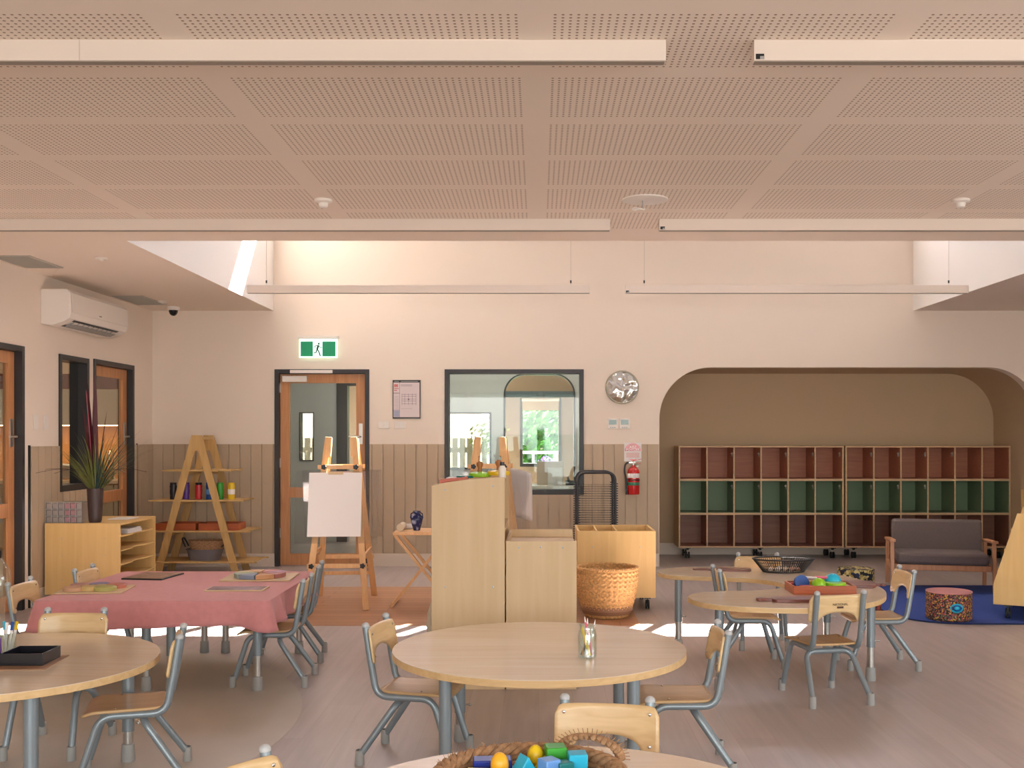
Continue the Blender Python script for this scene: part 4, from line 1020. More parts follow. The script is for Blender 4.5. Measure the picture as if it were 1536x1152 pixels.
def paddle(name, label, x, y, w_, d_, hl, rz, mat, th=.014, flip=1):
    t = thing(name, label, 'board', (x, y, .5003), rz)
    MB().prism([(v.x, v.y) for v in catmull([(-w_ / 2, -d_ * .34, 0), (-w_ * .34, -d_ / 2, 0), (w_ * .34, -d_ / 2, 0), (w_ / 2, -d_ * .34, 0), (w_ / 2, d_ * .34, 0), (w_ * .34, d_ / 2, 0), (-w_ * .34, d_ / 2, 0), (-w_ / 2, d_ * .34, 0)], 5)], lambda u, v, z: (u, v, z), 0, th).build('board', mat, t, bevel=.002)
    s = flip
    MB().prism([(v.x, v.y) for v in catmull([(s * (w_ / 2 - .01), -.022, 0), (s * (w_ / 2 + hl * .5), -.016, 0), (s * (w_ / 2 + hl), -.022, 0), (s * (w_ / 2 + hl + .015), 0, 0), (s * (w_ / 2 + hl), .022, 0), (s * (w_ / 2 + hl * .5), .016, 0), (s * (w_ / 2 - .01), .022, 0)], 4)], lambda u, v, z: (u, v, z), 0.0005, th - .0005).build('handle', mat, t, bevel=.002)
    return t
paddle('serving_board', 'slim dark red board on the back left arm of the notched table', fx(1092, 7.0) + .02, 7.03, .26, .13, .10, -.10, M['maroon'], .010, -1)
paddle('serving_board', 'broad mahogany board behind the tray, its handle to the right', 1.78, 6.35, .42, .24, .05, -.25, M['maroon'], .014, 1)
paddle('serving_board', 'mahogany board with handle to the left at the near arm of the notched table', 1.40, 5.72, .30, .13, .07, .02, M['maroon'], .016, -1)
r = thing('toy_tray', 'orange-brown wooden tray of round toys on the notched table', 'tray', (fx(1232, 6.02), 6.05, .5163 - .016), 0)
m = MB(); m.box(-.175, .175, -.11, .11, 0, .006); m.box(-.175, .175, -.11, -.102, .006, .048); m.box(-.175, .175, .102, .11, .006, .048); m.box(-.175, -.167, -.102, .102, .006, .048); m.box(.167, .175, -.102, .102, .006, .048)
m.build('tray', M['orange'], r, bevel=.0015)
tx, ty, tz = r.location.x, 6.05, r.location.z + .0065
o = toy('disc', 'toy_disc', 'dark blue round disc standing in the orange-brown tray', tx - .105, ty + .02, tz + .042, M['blue'], 0, .07); o.rotation_euler = (PI / 2 - .25, 0, .2)
toy('flat', 'toy_block', 'red block at the left in the orange-brown tray', tx - .09, ty - .055, tz + .022, M['redp'], .05, .036)
toy('ball', 'toy_ball', 'lime green ball in the middle of the orange-brown tray', tx - .02, ty - .05, tz, M['lime'], 0, .072)
toy('ball', 'toy_ball', 'bright blue ball at the right back of the orange-brown tray', tx + .082, ty + .035, tz, M['cyan'], 0, .085)
o = toy('disc', 'toy_disc', 'lime green dish lying at the right of the orange-brown tray', tx + .078, ty - .038, tz + .024, M['lime'], 0, .095)
toy('rod', 'toy_stick', 'pink stick laid across the orange-brown tray', tx + .03, ty + .03, tz + .062, M['pinkp'], 1.3, .05)
toy('rod', 'toy_stick', 'white stick leaning left of centre in the orange-brown tray', tx - .05, ty + .04, tz + .062, M['paper'], .9, .045)
toy('cup', 'toy_cup', 'yellow cup behind the lime ball in the orange-brown tray', tx - .02, ty + .045, tz, M['yellow'], 0, .06)
toy('box', 'toy_block', 'wooden cube at the right end of the orange-brown tray', tx + .142, ty - .02, tz, M['birch'], .2, .036)
toy('box', 'toy_block', 'dark red cube at the back left of the orange-brown tray', tx - .145, ty + .07, tz, M['redp'], .2, .034)

# ------------------------------------------------------------------ cubbies in the alcove
def cubby(x0, w_, label, tags):
    t = thing('cubby_unit', label, 'shelving', (x0, 12.05, 0)); z0, z1 = .125, 1.275; th = .016; D = .40
    MB().box(0, th, 0, D, z0, z1).box(w_ - th, w_, 0, D, z0, z1).box(th, w_ - th, 0, D, z1 - th, z1).box(th, w_ - th, 0, D, z0, z0 + th).box(th, w_ - th, D - .008, D, z0 + th, z1 - th).build('carcass', M['cubby'], t)
    rows = [z0 + th, z0 + (z1 - z0) / 3, z0 + 2 * (z1 - z0) / 3, z1 - th]
    for z in rows[1:3]: MB().box(th, w_ - th, .0, D - .01, z - th * .7, z + th * .7).build('shelf', M['cubby'], t)
    cw = (w_ - 2 * th) / 6
    for i in range(1, 6):
        m = MB(); x = th + i * cw
        for a, b_ in zip(rows[:-1], rows[1:]): m.box(x - .007, x + .007, 0, D - .01, a + (th * .7 if a > z0 + .1 else 0), b_ - (th * .7 if b_ < z1 - .1 else 0))
        m.build('divider', M['cubby'], t)
    for k, mt in ((0, 'plum'), (1, 'sage'), (2, 'terra')):
        za = rows[k] + (th * .7 if k else 0) + .0005; zb = rows[k + 1] - (th * .7 if k < 2 else 0) - .0005; m = MB(); q = .0025
        for i in range(6):
            xa = th + i * cw + (.007 if i else 0) + .0004; xb = th + (i + 1) * cw - (.007 if i < 5 else 0) - .0004; y0, y1 = .006, D - .011
            m.box(xa, xa + q, y0, y1, za, zb); m.box(xb - q, xb, y0, y1, za, zb); m.box(xa + q, xb - q, y0, y1, zb - q, zb); m.box(xa + q, xb - q, y0, y1, za, za + q); m.box(xa + q, xb - q, y1 - q, y1, za + q, zb - q)
        part(m.build('compartment_lining', M[mt], t), {'plum': 'plum brown lining of the bottom row', 'sage': 'sage green lining of the middle row', 'terra': 'terracotta lining of the top row'}[mt])
    for (i, k) in tags:
        x = th + (i + 1) * cw - .012; z = rows[k + 1] - .055
        m = MB().box(x - .003, x, .03, .075, z - .045, z); m.lathe([(0, 0), (.012, 0), (.014, .01), (0, .014)], (0, 0, 0), 14); 
        m2 = MB().box(x - .004, x - .001, .03, .078, z - .05, z).box(x - .016, x - .004, .05, .058, z - .02, z - .012).build('name_tag', M['grille'], t); m.bm.free()
    for x in (.11, w_ / 2, w_ - .11):
        for y in (.06, D - .07):
            c = MB().box(x - .03, x + .03, y - .03, y + .03, z0 - .012, z0).cyl((x, y, z0 - .03), (x, y, z0 - .01), .015).build('caster', M['dark'], t)
            MB().cyl((x - .022, y + .01, .037), (x - .008, y + .01, .037), .037).cyl((x + .008, y + .01, .037), (x + .022, y + .01, .037), .037).cyl((x - .02, y + .01, .037), (x + .02, y + .01, .037), .01).build('wheel', M['rubber'], c)
    return t
u0 = fx(1018, 12.05)
cubby(u0, 1.865, 'left cubby unit on casters in the alcove, rows brown, green and terracotta', [(i, k) for i in range(1, 6) for k in (2,)] + [(i, 1) for i in range(1, 6)])
cubby(u0 + 1.885, 1.865, 'right cubby unit on casters in the alcove, partly behind the sofa', [(i, k) for i in range(0, 4) for k in (2,)] + [(i, 1) for i in range(0, 3)])

# ------------------------------------------------------------------ low storage in the middle
T = .018
r = thing('tall_cabinet', 'tall pale plywood cabinet end with a sloping top in the middle of the room', 'cabinet', (-.585, 5.82, 0))
prof = [(0, .085), (.40, .085), (.40, 1.165), (.30, 1.155), (.15, 1.135), (0, 1.115)]
fP = lambda u, v, t: (u, t, v)
prof = [(0, .0), (.40, .0), (.40, 1.158), (.33, 1.157), (.20, 1.147), (.08, 1.130), (0, 1.112)]
MB().prism(prof, fP, 0, T).build('end_panel', M['birch'], r, bevel=.0015)
MB().prism(prof, fP, .78 - T, .78).build('end_panel', M['birch'], r, bevel=.0015)
m = MB()
for z in (.06, .33, .60, .86): m.box(.02, .40, T, .78 - T, z, z + .016)
m.build('shelves', M['birch'], r)
MB().box(.004, .018, T, .78 - T, .06, 1.09).build('back_panel', M['birch'], r)
MB().prism([(.018, 1.085), (.39, 1.12), (.39, 1.135), (.018, 1.10)], fP, T, .78 - T).build('top_panel', M['birch'], r)
m = MB()
for x in (.075, .335):
    for z in (.10, .56, 1.09 + (.02 if x > .2 else 0)): m.ball((x, .0, z), .006, sy=.35, n=10, h=6)
m.build('screw_caps', M['cap'], r)
r = thing('low_cabinet', 'low pale plywood cabinet beside the tall one, with a tray top', 'cabinet', (-.178, 5.82, 0))
MB().box(0, .385, 0, T, .0, .81).build('end_panel', M['birch'], r, bevel=.0015); MB().box(0, .385, .70 - T, .70, .0, .815).build('end_panel', M['birch'], r, bevel=.0015)
MB().box(0, .012, T, .70 - T, .05, .81).build('back_panel', M['birch'], r)
MB().box(.012, .385, T, .70 - T, .755, .770).build('tray_top', M['birch'], r)
m = MB()
for z in (.05, .28, .52): m.box(.012, .375, T, .70 - T, z, z + .016)
m.build('shelves', M['birch'], r)
m = MB()
for x, z in ((.07, .775), (.19, .778), (.31, .775), (.07, .06), (.31, .06)): m.ball((x, 0, z), .006, sy=.35, n=10, h=6)
m.build('screw_caps', M['cap'], r)
r = thing('book_browser', 'honey coloured plywood book browser on casters behind the wicker basket', 'cabinet', (fx(866, 8.5), 8.5, 0)); wd = .625; hh = .627
MB().box(0, wd, 0, T, .095, hh).build('front_panel', M['honey'], r, bevel=.0015)
m = MB().box(0, T, T, .62, .095, hh).box(wd - T, wd, T, .62, .095, hh); m.build('side_panels', M['honey'], r)
MB().box(T, wd - T, .62 - T, .62, .095, hh).build('back_panel', M['honey'], r); MB().box(T, wd - T, T, .62 - T, .095, .11).build('base_panel', M['honey'], r)
m = MB()
for k in (1, 2): x = wd * k / 3.9; m.box(x - .006, x + .006, T, .62 - T, .30, hh - .004)
m.box(T, wd - T, .30, .312, .30, hh - .03); m.build('dividers', M['honey'], r)
for x in (.06, wd - .06):
    for y in (.06, .56):
        c = MB().box(x - .025, x + .025, y - .025, y + .025, .083, .095).build('caster', M['dark'], r)
        MB().cyl((x - .014, y, .036), (x - .004, y, .036), .036).cyl((x + .004, y, .036), (x + .014, y, .036), .036).cyl((x - .014, y, .036), (x + .014, y, .036), .012).box(x - .003, x + .003, y - .01, y + .01, .05, .084).build('wheel', M['rubber'], c)
m = MB()
for x, z in ((.12, .5), (.5, .5), (.12, .33)): m.ball((x, 0, z), .005, sy=.35, n=10, h=6)
m.build('screw_caps', M['cap'], r)

# things on the tall cabinet
M['knobwood'] = wood('turned_knob_wood', srgb(170, 112, 62), srgb(150, 94, 50))
def stamper(x, y, z, c, label, s=1):
    t = thing('dough_stamp', label, 'toy', (x, y, z))
    MB().lathe([(0, 0), (.062 * s, 0), (.066 * s, .01), (.064 * s, .022), (.03 * s, .030), (0, .030)], n=36).build('stamp_base', M[c], t)
    MB().lathe([(0, .03), (.013, .03), (.011, .05), (.020, .066), (.019, .082), (.010, .09), (0, .09)], n=24).build('wooden_knob', M['knobwood'], t)
stamper(-.345, 6.25, 1.145, 'lime', 'lime green dough stamp with wooden knob on top of the tall cabinet')
stamper(-.235, 6.25, 1.155, 'yellow', 'yellow dough stamp with wooden knob on top of the tall cabinet')
tag(MB().lathe([(0, 0), (.05, 0), (.052, .012), (0, .014)], n=32).build('dough_cutter', M['teal'], loc=(-.43, 6.22, 1.140)), 'teal round cutter at the left of the dough stamps', 'toy')
tag(MB().tube(fillet([(0, 0, .012), (.06, .02, .02), (.13, .0, .024), (.15, .1, .03)], .03), .011).build('rolled_cloth', flat('coral_cloth', srgb(220, 130, 116), .7), loc=(-.565, 6.1, 1.112)), 'coral cloth roll at the left end of the tall cabinet top', 'cloth')
tag(MB().box(-.06, .06, -.09, .09, 0, .010).build('paper_stack', M['paper'], loc=(-.49, 6.42, 1.125)), 'white papers behind the coral roll on the tall cabinet', 'paper')
r = thing('white_bottle', 'white bottle with black cap at the right edge of the tall cabinet top', 'bottle', (-.205, 6.0, 1.1475))
MB().lathe([(0, 0), (.020, 0), (.021, .01), (.021, .055), (.012, .07), (0, .07)], n=24).build('body', M['white'], r); MB().lathe([(0, .07), (.013, .07), (.013, .09), (0, .09)], n=20).build('cap', M['dark'], r)

# cream cloth bag hanging at the cabinet side
r = thing('string_bag', 'crumpled cream cloth bag hanging low at the left of the tall cabinet', 'bag', (-.615, 6.15, .10))
m = MB(); rn = random.Random(2)
for j in range(9):
    pass
prof = [(0, 0), (.028, .01), (.040, .05), (.045, .11), (.034, .16), (.040, .20), (.030, .26), (.010, .32), (0, .325)]
m.lathe(prof, n=28, sx=.75)
for v in m.bm.verts:
    a = math.atan2(v.co.y, v.co.x); f_ = 1 + .16 * math.sin(a * 5 + v.co.z * 40) + .1 * math.sin(a * 9 + v.co.z * 90); v.co.x *= f_; v.co.y *= f_
m.build('bag', flat('cream_calico', srgb(206, 190, 166), .9, bump=.4, bscale=60), r)
MB().tube([(0, 0, .32), (.012, 0, .42), (.027, 0, .50)], .004).build('drawstring', M['seagrass'], r)
MB().tube([(.0, .01, .02), (-.015, 0, -.04), (-.005, 0, -.0985)], .005).build('tail', M['seagrass'], r)

# woven basket
r = thing('wicker_basket', 'large round honey coloured wicker basket on the timber floor area', 'basket', (.525, 8.20, 0.0015))
N = 132; K = 44; m = MB(); rings = []
def prof_r(f_): return .150 + (.232 - .150) * math.sin(min(1, f_ * 1.15) * PI / 2) ** .8
for j in range(K + 1):
    f_ = j / K; z = .372 * f_
    ring_ = []
    for i in range(N):
        a = 2 * PI * i / N
        rr2 = prof_r(f_) + .008 * math.sin(a * N / 4 + (PI if j % 4 < 2 else 0)) * (1 if 0 < j < K - 1 else 0) + .003 * math.sin(j * PI / 2)
        ring_.append(m.bm.verts.new((rr2 * math.cos(a), rr2 * math.sin(a), z)))
    rings.append(ring_)
for A, B in zip(rings[:-1], rings[1:]):
    for i in range(N): m.bm.faces.new((A[i], A[(i + 1) % N], B[(i + 1) % N], B[i]))
m.bm.faces.new(rings[0][::-1])
m.build('woven_body', M['wicker'], r, smooth=70, solid=.006)
m = MB()
for s in range(2): m.tube([((.233 + .006 * math.cos(a * 40 + s * PI)) * math.cos(a), (.233 + .006 * math.cos(a * 40 + s * PI)) * math.sin(a), .374 + .006 * math.sin(a * 40 + s * PI)) for a in [2 * PI * i / 400 for i in range(400)]], .0075, 6, closed=True)
m.build('plaited_rim', M['wicker'], r)
for k, (x, y, c) in enumerate(((-.03, .05, 'ink'), (.05, .0, 'ink'), (.0, -.07, 'brownmat'))):
    o = MB().ball((0, 0, .06), .075, sz=.8).build('soft_ball', M[c], loc=(.525 + x * 2.0, 8.2 + y * 1.5, .16 if k < 2 else .17))
    tag(o, ['dark soft ball in the wicker basket, back left', 'dark soft ball in the wicker basket, right', 'brown soft ball in the wicker basket, at the near side'][k], 'ball')
tag(MB().lathe([(0, .0), (.185, .0), (.2, .03), (.195, .06), (.1, .07), (0, .06)], n=40).build('folded_blanket', M['brownmat'], loc=(.525, 8.2, .03)), 'brown folded blanket filling the bottom of the wicker basket', 'blanket')

# drying rack
r = thing('drying_rack', 'charcoal wire drying rack with many thin shelves by the window', 'rack', (fx(866, 10.4), 10.4, 0)); W_ = .37
fr = flat('rack_enamel', srgb(52, 50, 54), .4, .3)
for y in (0, .36):
    MB().tube(fillet([(0, y, .05), (0, y, 1.03), (W_, y, 1.03), (W_, y, .05)], .09, 8), .013, 12).build('hoop_frame', fr, r)
m = MB()
for x in (0, W_):
    m.tube([(x, 0, .12), (x, .36, .12)], .010, 10)
    for y in (0, .36):
        for k in range(34): z = .14 + k * .0235; m.box(x - .027, x + .027, y - .008, y + .008, z, z + .011)
m.build('spring_clips', fr, r)
s0 = None
def wire_shelf():
    m = MB(); P = [(0.004, -.006, 0), (W_ - .004, -.006, 0), (W_ - .004, .366, 0), (.004, .366, 0)]
    m.tube(P, .002, 6, closed=True)
    for k in range(1, 12): m.tube([(W_ * k / 12, -.006, 0), (W_ * k / 12, .18, -.006), (W_ * k / 12, .366, 0)], .0011, 5)
    return m.build('wire_shelf', fr, r)
for k in range(33):
    o = wire_shelf() if k == 0 else s0.copy()
    if k == 0: s0 = o
    else: COL.objects.link(o); o.parent = r
    o.location = (0, 0, .145 + k * .0235)
for x in (0, W_):
    for y in (0, .36): 
        c = MB().cyl((x, y, .03), (x, y, .06), .012).build('caster', M['dark'], r)
        MB().cyl((x - .01, y, .028), (x + .01, y, .028), .028).build('wheel', M['rubber'], c)

# ------------------------------------------------------------------ easels
def easel(label):
    t = thing('easel', label, 'easel', (0, 0, 0)); e = M['easel']
    # local: x across, y away; the feet of two frames that lean together at the top
    YF, YB, XF, XB, XT, H = -.40, .40, .235, .235, .108, 1.36
    for s in (-1, 1):
        MB().bar((s * XF, YF, .0), (s * XT, -.045, H), .05, .022, (0, 1, 0)).build('front_leg', e, t, bevel=.002)
        MB().bar((s * XB, YB, .0), (s * XT, .045, H), .05, .022, (0, 1, 0)).build('rear_leg', e, t, bevel=.002)
        MB().bar((s * (XT + .002), -.064, H - .145), (s * (XT - .006), -.036, H + .012), .054, .05, (0, 1, 0)).build('top_block', e, t, bevel=.003)
    def at(z, y0): f_ = z / H; return (XF + (XT - XF) * f_, y0 + (math.copysign(.045, y0) - y0) * f_)
    for y0, sg in ((YF, -1), (YB, 1)):
        for z, ov in ((1.13, .05), (.345, .035)):
            x, y = at(z, y0); MB().bar((-x - ov, y + sg * .026, z), (x + ov, y + sg * .026, z), .035, .02, (0, 1, 0)).build('crossbar', e, t, bevel=.002)
            for s in (-1, 1):
                m = MB(); m.cyl((s * x, y + sg * .036, z), (s * x, y + sg * .05, z), .018, n=12)
                for q in range(5): a = 2 * PI * q / 5; m.ball((s * x + .015 * math.cos(a), y + sg * .046, z + .015 * math.sin(a)), .008, n=8, h=6)
                m.build('knob', M['dark'], t)
        x, y = at(.62, y0)
        MB().bar((-x - .03, y + sg * .04, .56), (x + .03, y + sg * .04, .56), .09, .012, (0, .2, 1)).build('paint_ledge', e, t) if False else None
    for s in (-1, 1):
        x1, y1 = at(.42, YF); x2, y2 = at(.42, YB)
        MB().bar((s * (x1 + .02), y1, .42), (s * (x2 + .02), y2, .42), .018, .035).build('side_stay', e, t)
        x1, y1 = at(.22, YB); 
    x, y = at(.20, YB); MB().bar((-x, y + .02, .2), (x, y + .02, .2), .03, .018, (0, 1, 0)).build('crossbar', e, t)
    for y0, sg in ((YF, -1), (YB, 1)):
        x1, ya = at(1.10, y0); x2, yb = at(.52, y0); d = sg * .030
        MB().prism([(-.345, 0), (.315, 0), (.315, 1), (-.345, 1)], lambda u, v, q: (u, (ya + (yb - ya) * v) + d + q, 1.10 + (.52 - 1.10) * v), 0, .004).build('clear_panel', M['acrylic'], t)
    return t
E = easel('double sided pine easel in front of the back door, paper pinned on it')
E.location = (-1.635, 8.86, .0015); E.rotation_euler = (0, 0, math.radians(4))
E2 = dup(E, (-.405, 9.0, .0015), math.radians(-3), 'double sided pine easel standing behind the tall cabinet')
pm = MB().prism([(-.245, 0), (.182, 0), (.182, 1), (-.245, 1)], lambda u, v, q: (u, -.40 + (.355) * (1.085 + (.575 - 1.085) * v) / 1.36 - .034 - q, 1.085 + (.575 - 1.085) * v), 0, .002).build('drawing_paper', M['paper'])
pm.location = E.location; pm.rotation_euler = E.rotation_euler; tag(pm, 'large blank white sheet hanging on the easel front', 'paper')
c = MB().box(-.09, .03, -.158, -.148, 1.07, 1.092).build('bulldog_clip', M['birch']); c.location = E.location; c.rotation_euler = E.rotation_euler; tag(c, 'thin wooden clip holding the sheet on the easel', 'clip')
c.location.y -= .006
def sheet_curl(E_, label, mat):
    m = MB(); P = []
    for i in range(9):
        for j in range(9):
            v = i / 8; u = j / 8; z = 1.11 - .42 * v; y = .40 - .355 * z / 1.36 + .05 + .02 * math.sin(u * 3 + v * 2)
            P.append((.10 + .24 * u, y, z - .05 * u * u))
    m.faces(P, [(i * 9 + j, i * 9 + j + 1, (i + 1) * 9 + j + 1, (i + 1) * 9 + j) for i in range(8) for j in range(8)])
    o = m.build('hanging_sheet', mat, solid=.0015); o.location = E_.location; o.rotation_euler = E_.rotation_euler; return tag(o, label, 'paper')
sheet_curl(E2, 'bright white sheet hanging from the rear face of the easel behind the cabinet', leafmat('thin_paper', srgb(244, 238, 234)))
o = MB().prism([(-.16, 0), (.18, 0), (.18, 1), (-.16, 1)], lambda u, v, q: (u, .40 - .355 * (1.085 - .5 * v) / 1.36 + .036 + q, 1.085 - .5 * v), 0, .002).build('drawing_paper', flat('pale_pink_paper', srgb(240, 214, 208), .7))
o.location = E.location; o.rotation_euler = E.rotation_euler; tag(o, 'pale sheet on the far face of the easel by the door', 'paper')

# folding tray table
r = thing('folding_table', 'small folding wooden tray table with crossed legs between easel and cabinet', 'table', (-.945, 8.78, .0015))
MB().box(-.23, .23, -.20, .20, .585, .610).build('tabletop', M['easel'], r, bevel=.003)
for y, o_ in ((-.17, .0), (.17, .0)):
    MB().bar((-.25, y, .0), (.22, y, .585), .022, .035, (0, 1, 0)).build('leg', M['easel'], r); MB().bar((.25, y + math.copysign(.024, -y), .0), (-.22, y + math.copysign(.024, -y), .585), .022, .035, (0, 1, 0)).build('leg', M['easel'], r)
MB().cyl((-.235, -.18, .03), (-.235, .18, .03), .009).cyl((.235, -.16, .03), (.235, .16, .03), .009).build('rails', M['easel'], r)
r = thing('painted_vase', 'blue and white patterned vase on the folding table', 'vase', (fx(625.5, 8.78), 8.76, .6118))
vm, vnt, vbs = new_mat('blue_white_glaze'); vtc = vnt.nodes.new('ShaderNodeTexCoord'); vn = vnt.nodes.new('ShaderNodeTexVoronoi'); vn.inputs['Scale'].default_value = 22; vn.feature = 'DISTANCE_TO_EDGE'
vcr = vnt.nodes.new('ShaderNodeValToRGB'); vcr.color_ramp.elements[0].position = .12; vcr.color_ramp.elements[0].color = srgb(30, 36, 84); vcr.color_ramp.elements[1].position = .38; vcr.color_ramp.elements[1].color = srgb(168, 176, 206)
vnt.links.new(vtc.outputs['Object'], vn.inputs['Vector']); vnt.links.new(vn.outputs['Distance'], vcr.inputs[0]); vnt.links.new(vcr.outputs[0], vbs.inputs['Base Color']); vbs.inputs['Roughness'].default_value = .15
MB().lathe([(0, 0), (.028, 0), (.030, .01), (.042, .05), (.049, .085), (.044, .115), (.028, .135), (.027, .148), (.034, .158), (.028, .158), (.022, .14), (0, .14)], n=36).build('body', vm, r)
for s in (-1, 1): MB().tube([(s * .028, 0, .145), (s * .046, 0, .135), (s * .050, 0, .105), (s * .044, 0, .09)], .005).build('handle', flat('vase_blue', srgb(34, 38, 80), .2), r)
tag(MB().tube([(0, -.10, 0), (0, .10, 0)], .03, 20).build('rolled_towel', flat('cream_towel', srgb(226, 204, 178), .9, bump=.4, bscale=90), loc=(-1.125, 8.76, .642)), 'cream rolled towel at the left end of the folding table', 'towel')
tag(MB().tube([(-.06, 0, 0), (.06, .02, 0)], .022, 16).build('paper_roll', M['paper'], loc=(-1.06, 8.88, .634), rz=.3), 'white paper roll behind the rolled towel', 'paper')
tag(MB().prism([(0, 0), (.1, 0), (.09, .035), (.02, .03)], fB, -.05, .05).build('folded_cloth', M['paper'], loc=(-.78, 8.8, .6118)), 'white folded cloth right of the painted vase', 'cloth')

# ------------------------------------------------------------------ far left corner
r = thing('tray_cabinet', 'low birch paper cabinet with open slots against the left wall', 'cabinet', (-4.075, 8.80, 0)); wd, dp = .62, .82; z0, z1 = .075, .665
MB().box(0, wd, 0, T, z0, z1).build('end_panel', M['honey'], r, bevel=.001); MB().box(0, wd, dp - T, dp, z0, z1).build('end_panel', M['honey'], r, bevel=.001)
MB().box(0, wd, T, dp - T, z1 - T, z1 - .0005).build('top_panel', M['honey'], r); MB().box(0, wd, T, dp - T, z0, z0 + T).build('base_panel', M['honey'], r)
MB().box(0, .01, T, dp - T, z0 + T, z1 - T).build('back_panel', M['honey'], r)
for k in range(1, 5):
    z = z0 + (z1 - z0) * k / 5
    MB().prism([(.012, T), (wd - .005, T), (wd - .005, dp * .36), (wd - .03, dp * .42), (wd - .03, dp * .58), (wd - .005, dp * .64), (wd - .005, dp - T), (.012, dp - T)], lambda u, v, t: (u, v, t), z, z + .010).build('shelf', M['honey'], r)
m = MB()
for x, z in ((.14, .54), (.5, .54), (.14, .40), (.5, .40), (.14, .2), (.5, .2)): m.ball((x, 0, z), .005, sy=.35, n=10, h=6)
m.build('screw_caps', M['cap'], r)
for x in (.07, wd - .07):
    for y in (.07, dp - .07):
        c = MB().box(x - .02, x + .02, y - .02, y + .02, .06, .075).build('caster', M['dark'], r); MB().cyl((x - .01, y, .03), (x + .01, y, .03), .03).build('wheel', M['rubber'], c)
m = MB(); rn = random.Random(4)
for k in range(8): slab(m, 0, 0, .20, .28, k * .005, k * .005 + .0042, rn.uniform(-.08, .08))
tag(m.build('paper_stack', M['paper'], loc=(-3.58, 9.2, .558)), 'stack of white paper on the top slot of the low birch cabinet', 'paper')
r = thing('craft_organiser', 'translucent drawer box with pink craft supplies on the birch cabinet', 'organiser', (-4.087, 8.84, .6655))
fro = clear('frosted_drawer', (.96, .95, .95, 1), .25, .3)
m = MB(); W2, H2 = .30, .17
m.box(0, W2, 0, .003, 0, H2); m.box(0, W2, .14, .143, 0, H2); m.box(0, .003, .003, .14, 0, H2); m.box(W2 - .003, W2, .003, .14, 0, H2)
for k in range(4): m.box(.003, W2 - .003, .003, .14, k * (H2 - .003) / 3, k * (H2 - .003) / 3 + .003)
m.build('case', fro, r)
m = MB()
for k in range(4): z = k * H2 / 3; m.box(-.001, W2 + .001, -.003, .0, max(0, z - .0012), z + .0012)
for k in range(7): x = k * W2 / 6; m.box(x - .0008, x + .0008, -.003, 0, 0, H2)
m.build('drawer_edges', M['cap'], r)
for i in range(6):
    for k in range(3):
        c = {3: 'pinkp', 4: 'redp' if k else 'pinkp', 2: 'white', 5: 'sky'}.get(i, 'cap')
        MB().box(i * W2 / 6 + .006, (i + 1) * W2 / 6 - .006, .01, .13, k * H2 / 3 + .005, (k + 1) * H2 / 3 - .012).build('supplies', flat('supply_pink', srgb(232, 130, 156), .6) if c in ('pinkp', 'redp') else flat('supply_pale', srgb(214, 200, 196), .6), r)
# vase with grasses
r = thing('potted_grasses', 'dark brown vase of artificial grasses and crimson blades on the birch cabinet', 'plant', (-3.70, 8.90, .6655))
MB().lathe([(0, 0), (.045, 0), (.052, .02), (.064, .24), (.066, .285), (.058, .285), (.045, .04), (0, .04)], n=32).build('vase', flat('dark_brown_ceramic', srgb(66, 50, 48), .4), r)
def blade(m, a, lean, L, w_, droop, z0=.24, twist=0):
    """one leaf: a tapering strip that arches outward"""
    d = Vector((math.cos(a), math.sin(a), 0)); s = Vector((-math.sin(a), math.cos(a), 0)); P = []; p = Vector((0, 0, z0)) + d * .02; el = PI / 2 - lean; n = 9
    for i in range(n + 1):
        f_ = i / n; ww = w_ * (1 - f_) ** .7 + .0006
        P += [p - s * ww, p + s * ww + Vector((0, 0, .0))]
        el -= droop / n * (.4 + 1.2 * f_); p = p + (d * math.cos(el) + Vector((0, 0, math.sin(el)))) * (L / n)
    m.faces(P, [(2 * i, 2 * i + 1, 2 * i + 3, 2 * i + 2) for i in range(n)])
rn = random.Random(11); m = MB()
for k in range(150):
    a = rn.uniform(0, 2 * PI); blade(m, a, rn.uniform(.05, .75), rn.uniform(.30, .56) * (1 if math.cos(a) > -.3 or k % 3 else .8), .0042, rn.uniform(.1, .9))
for v in m.bm.verts: v.co.x = max(v.co.x, -.385)
part(m.build('green_grass', flat('olive_grass', srgb(110, 116, 56), .6, var=.3, vscale=5), r), 'olive green grass tuft')
m = MB()
for k in range(34): blade(m, rn.uniform(-1.2, 1.2), rn.uniform(.3, .8), rn.uniform(.45, .72), .0042, rn.uniform(.3, .9))
part(m.build('dark_grass', flat('blue_green_grass', srgb(36, 60, 58), .6), r), 'dark blue-green arching blades')
m = MB()
for k, (a, ln, L, w_, dr) in enumerate(((4.4, .06, .96, .036, .05), (5.0, .02, 1.0, .034, .04), (.2, .22, .66, .018, .15), (4.2, .10, .74, .036, .1), (5.2, .05, .90, .03, .05), (0.9, .08, .70, .018, .1))): blade(m, a, ln, L, w_, dr)
part(m.build('crimson_blades', flat('crimson_leaf', srgb(78, 12, 26), .5), r), 'broad crimson upright blades')
m = MB()
for k in range(3): blade(m, 4.2 + k * .1, .05 + .015 * k, .86, .008, .06)
m.build('pink_tips', flat('dusty_pink_leaf', srgb(200, 110, 130), .5), r)
m = MB()
for k in range(7):
    a = rn.uniform(0, 2 * PI); P = [Vector((0, 0, .24))]
    for i in range(8): P.append(P[-1] + Vector((math.cos(a) * (.02 + .012 * i), math.sin(a) * (.02 + .012 * i), .065 - .012 * i)))
    m.tube(P, .0016, 5)
for v in m.bm.verts: v.co.x = max(v.co.x, -.385)
m.build('twigs', flat('dark_twig', srgb(50, 30, 34), .7), r)
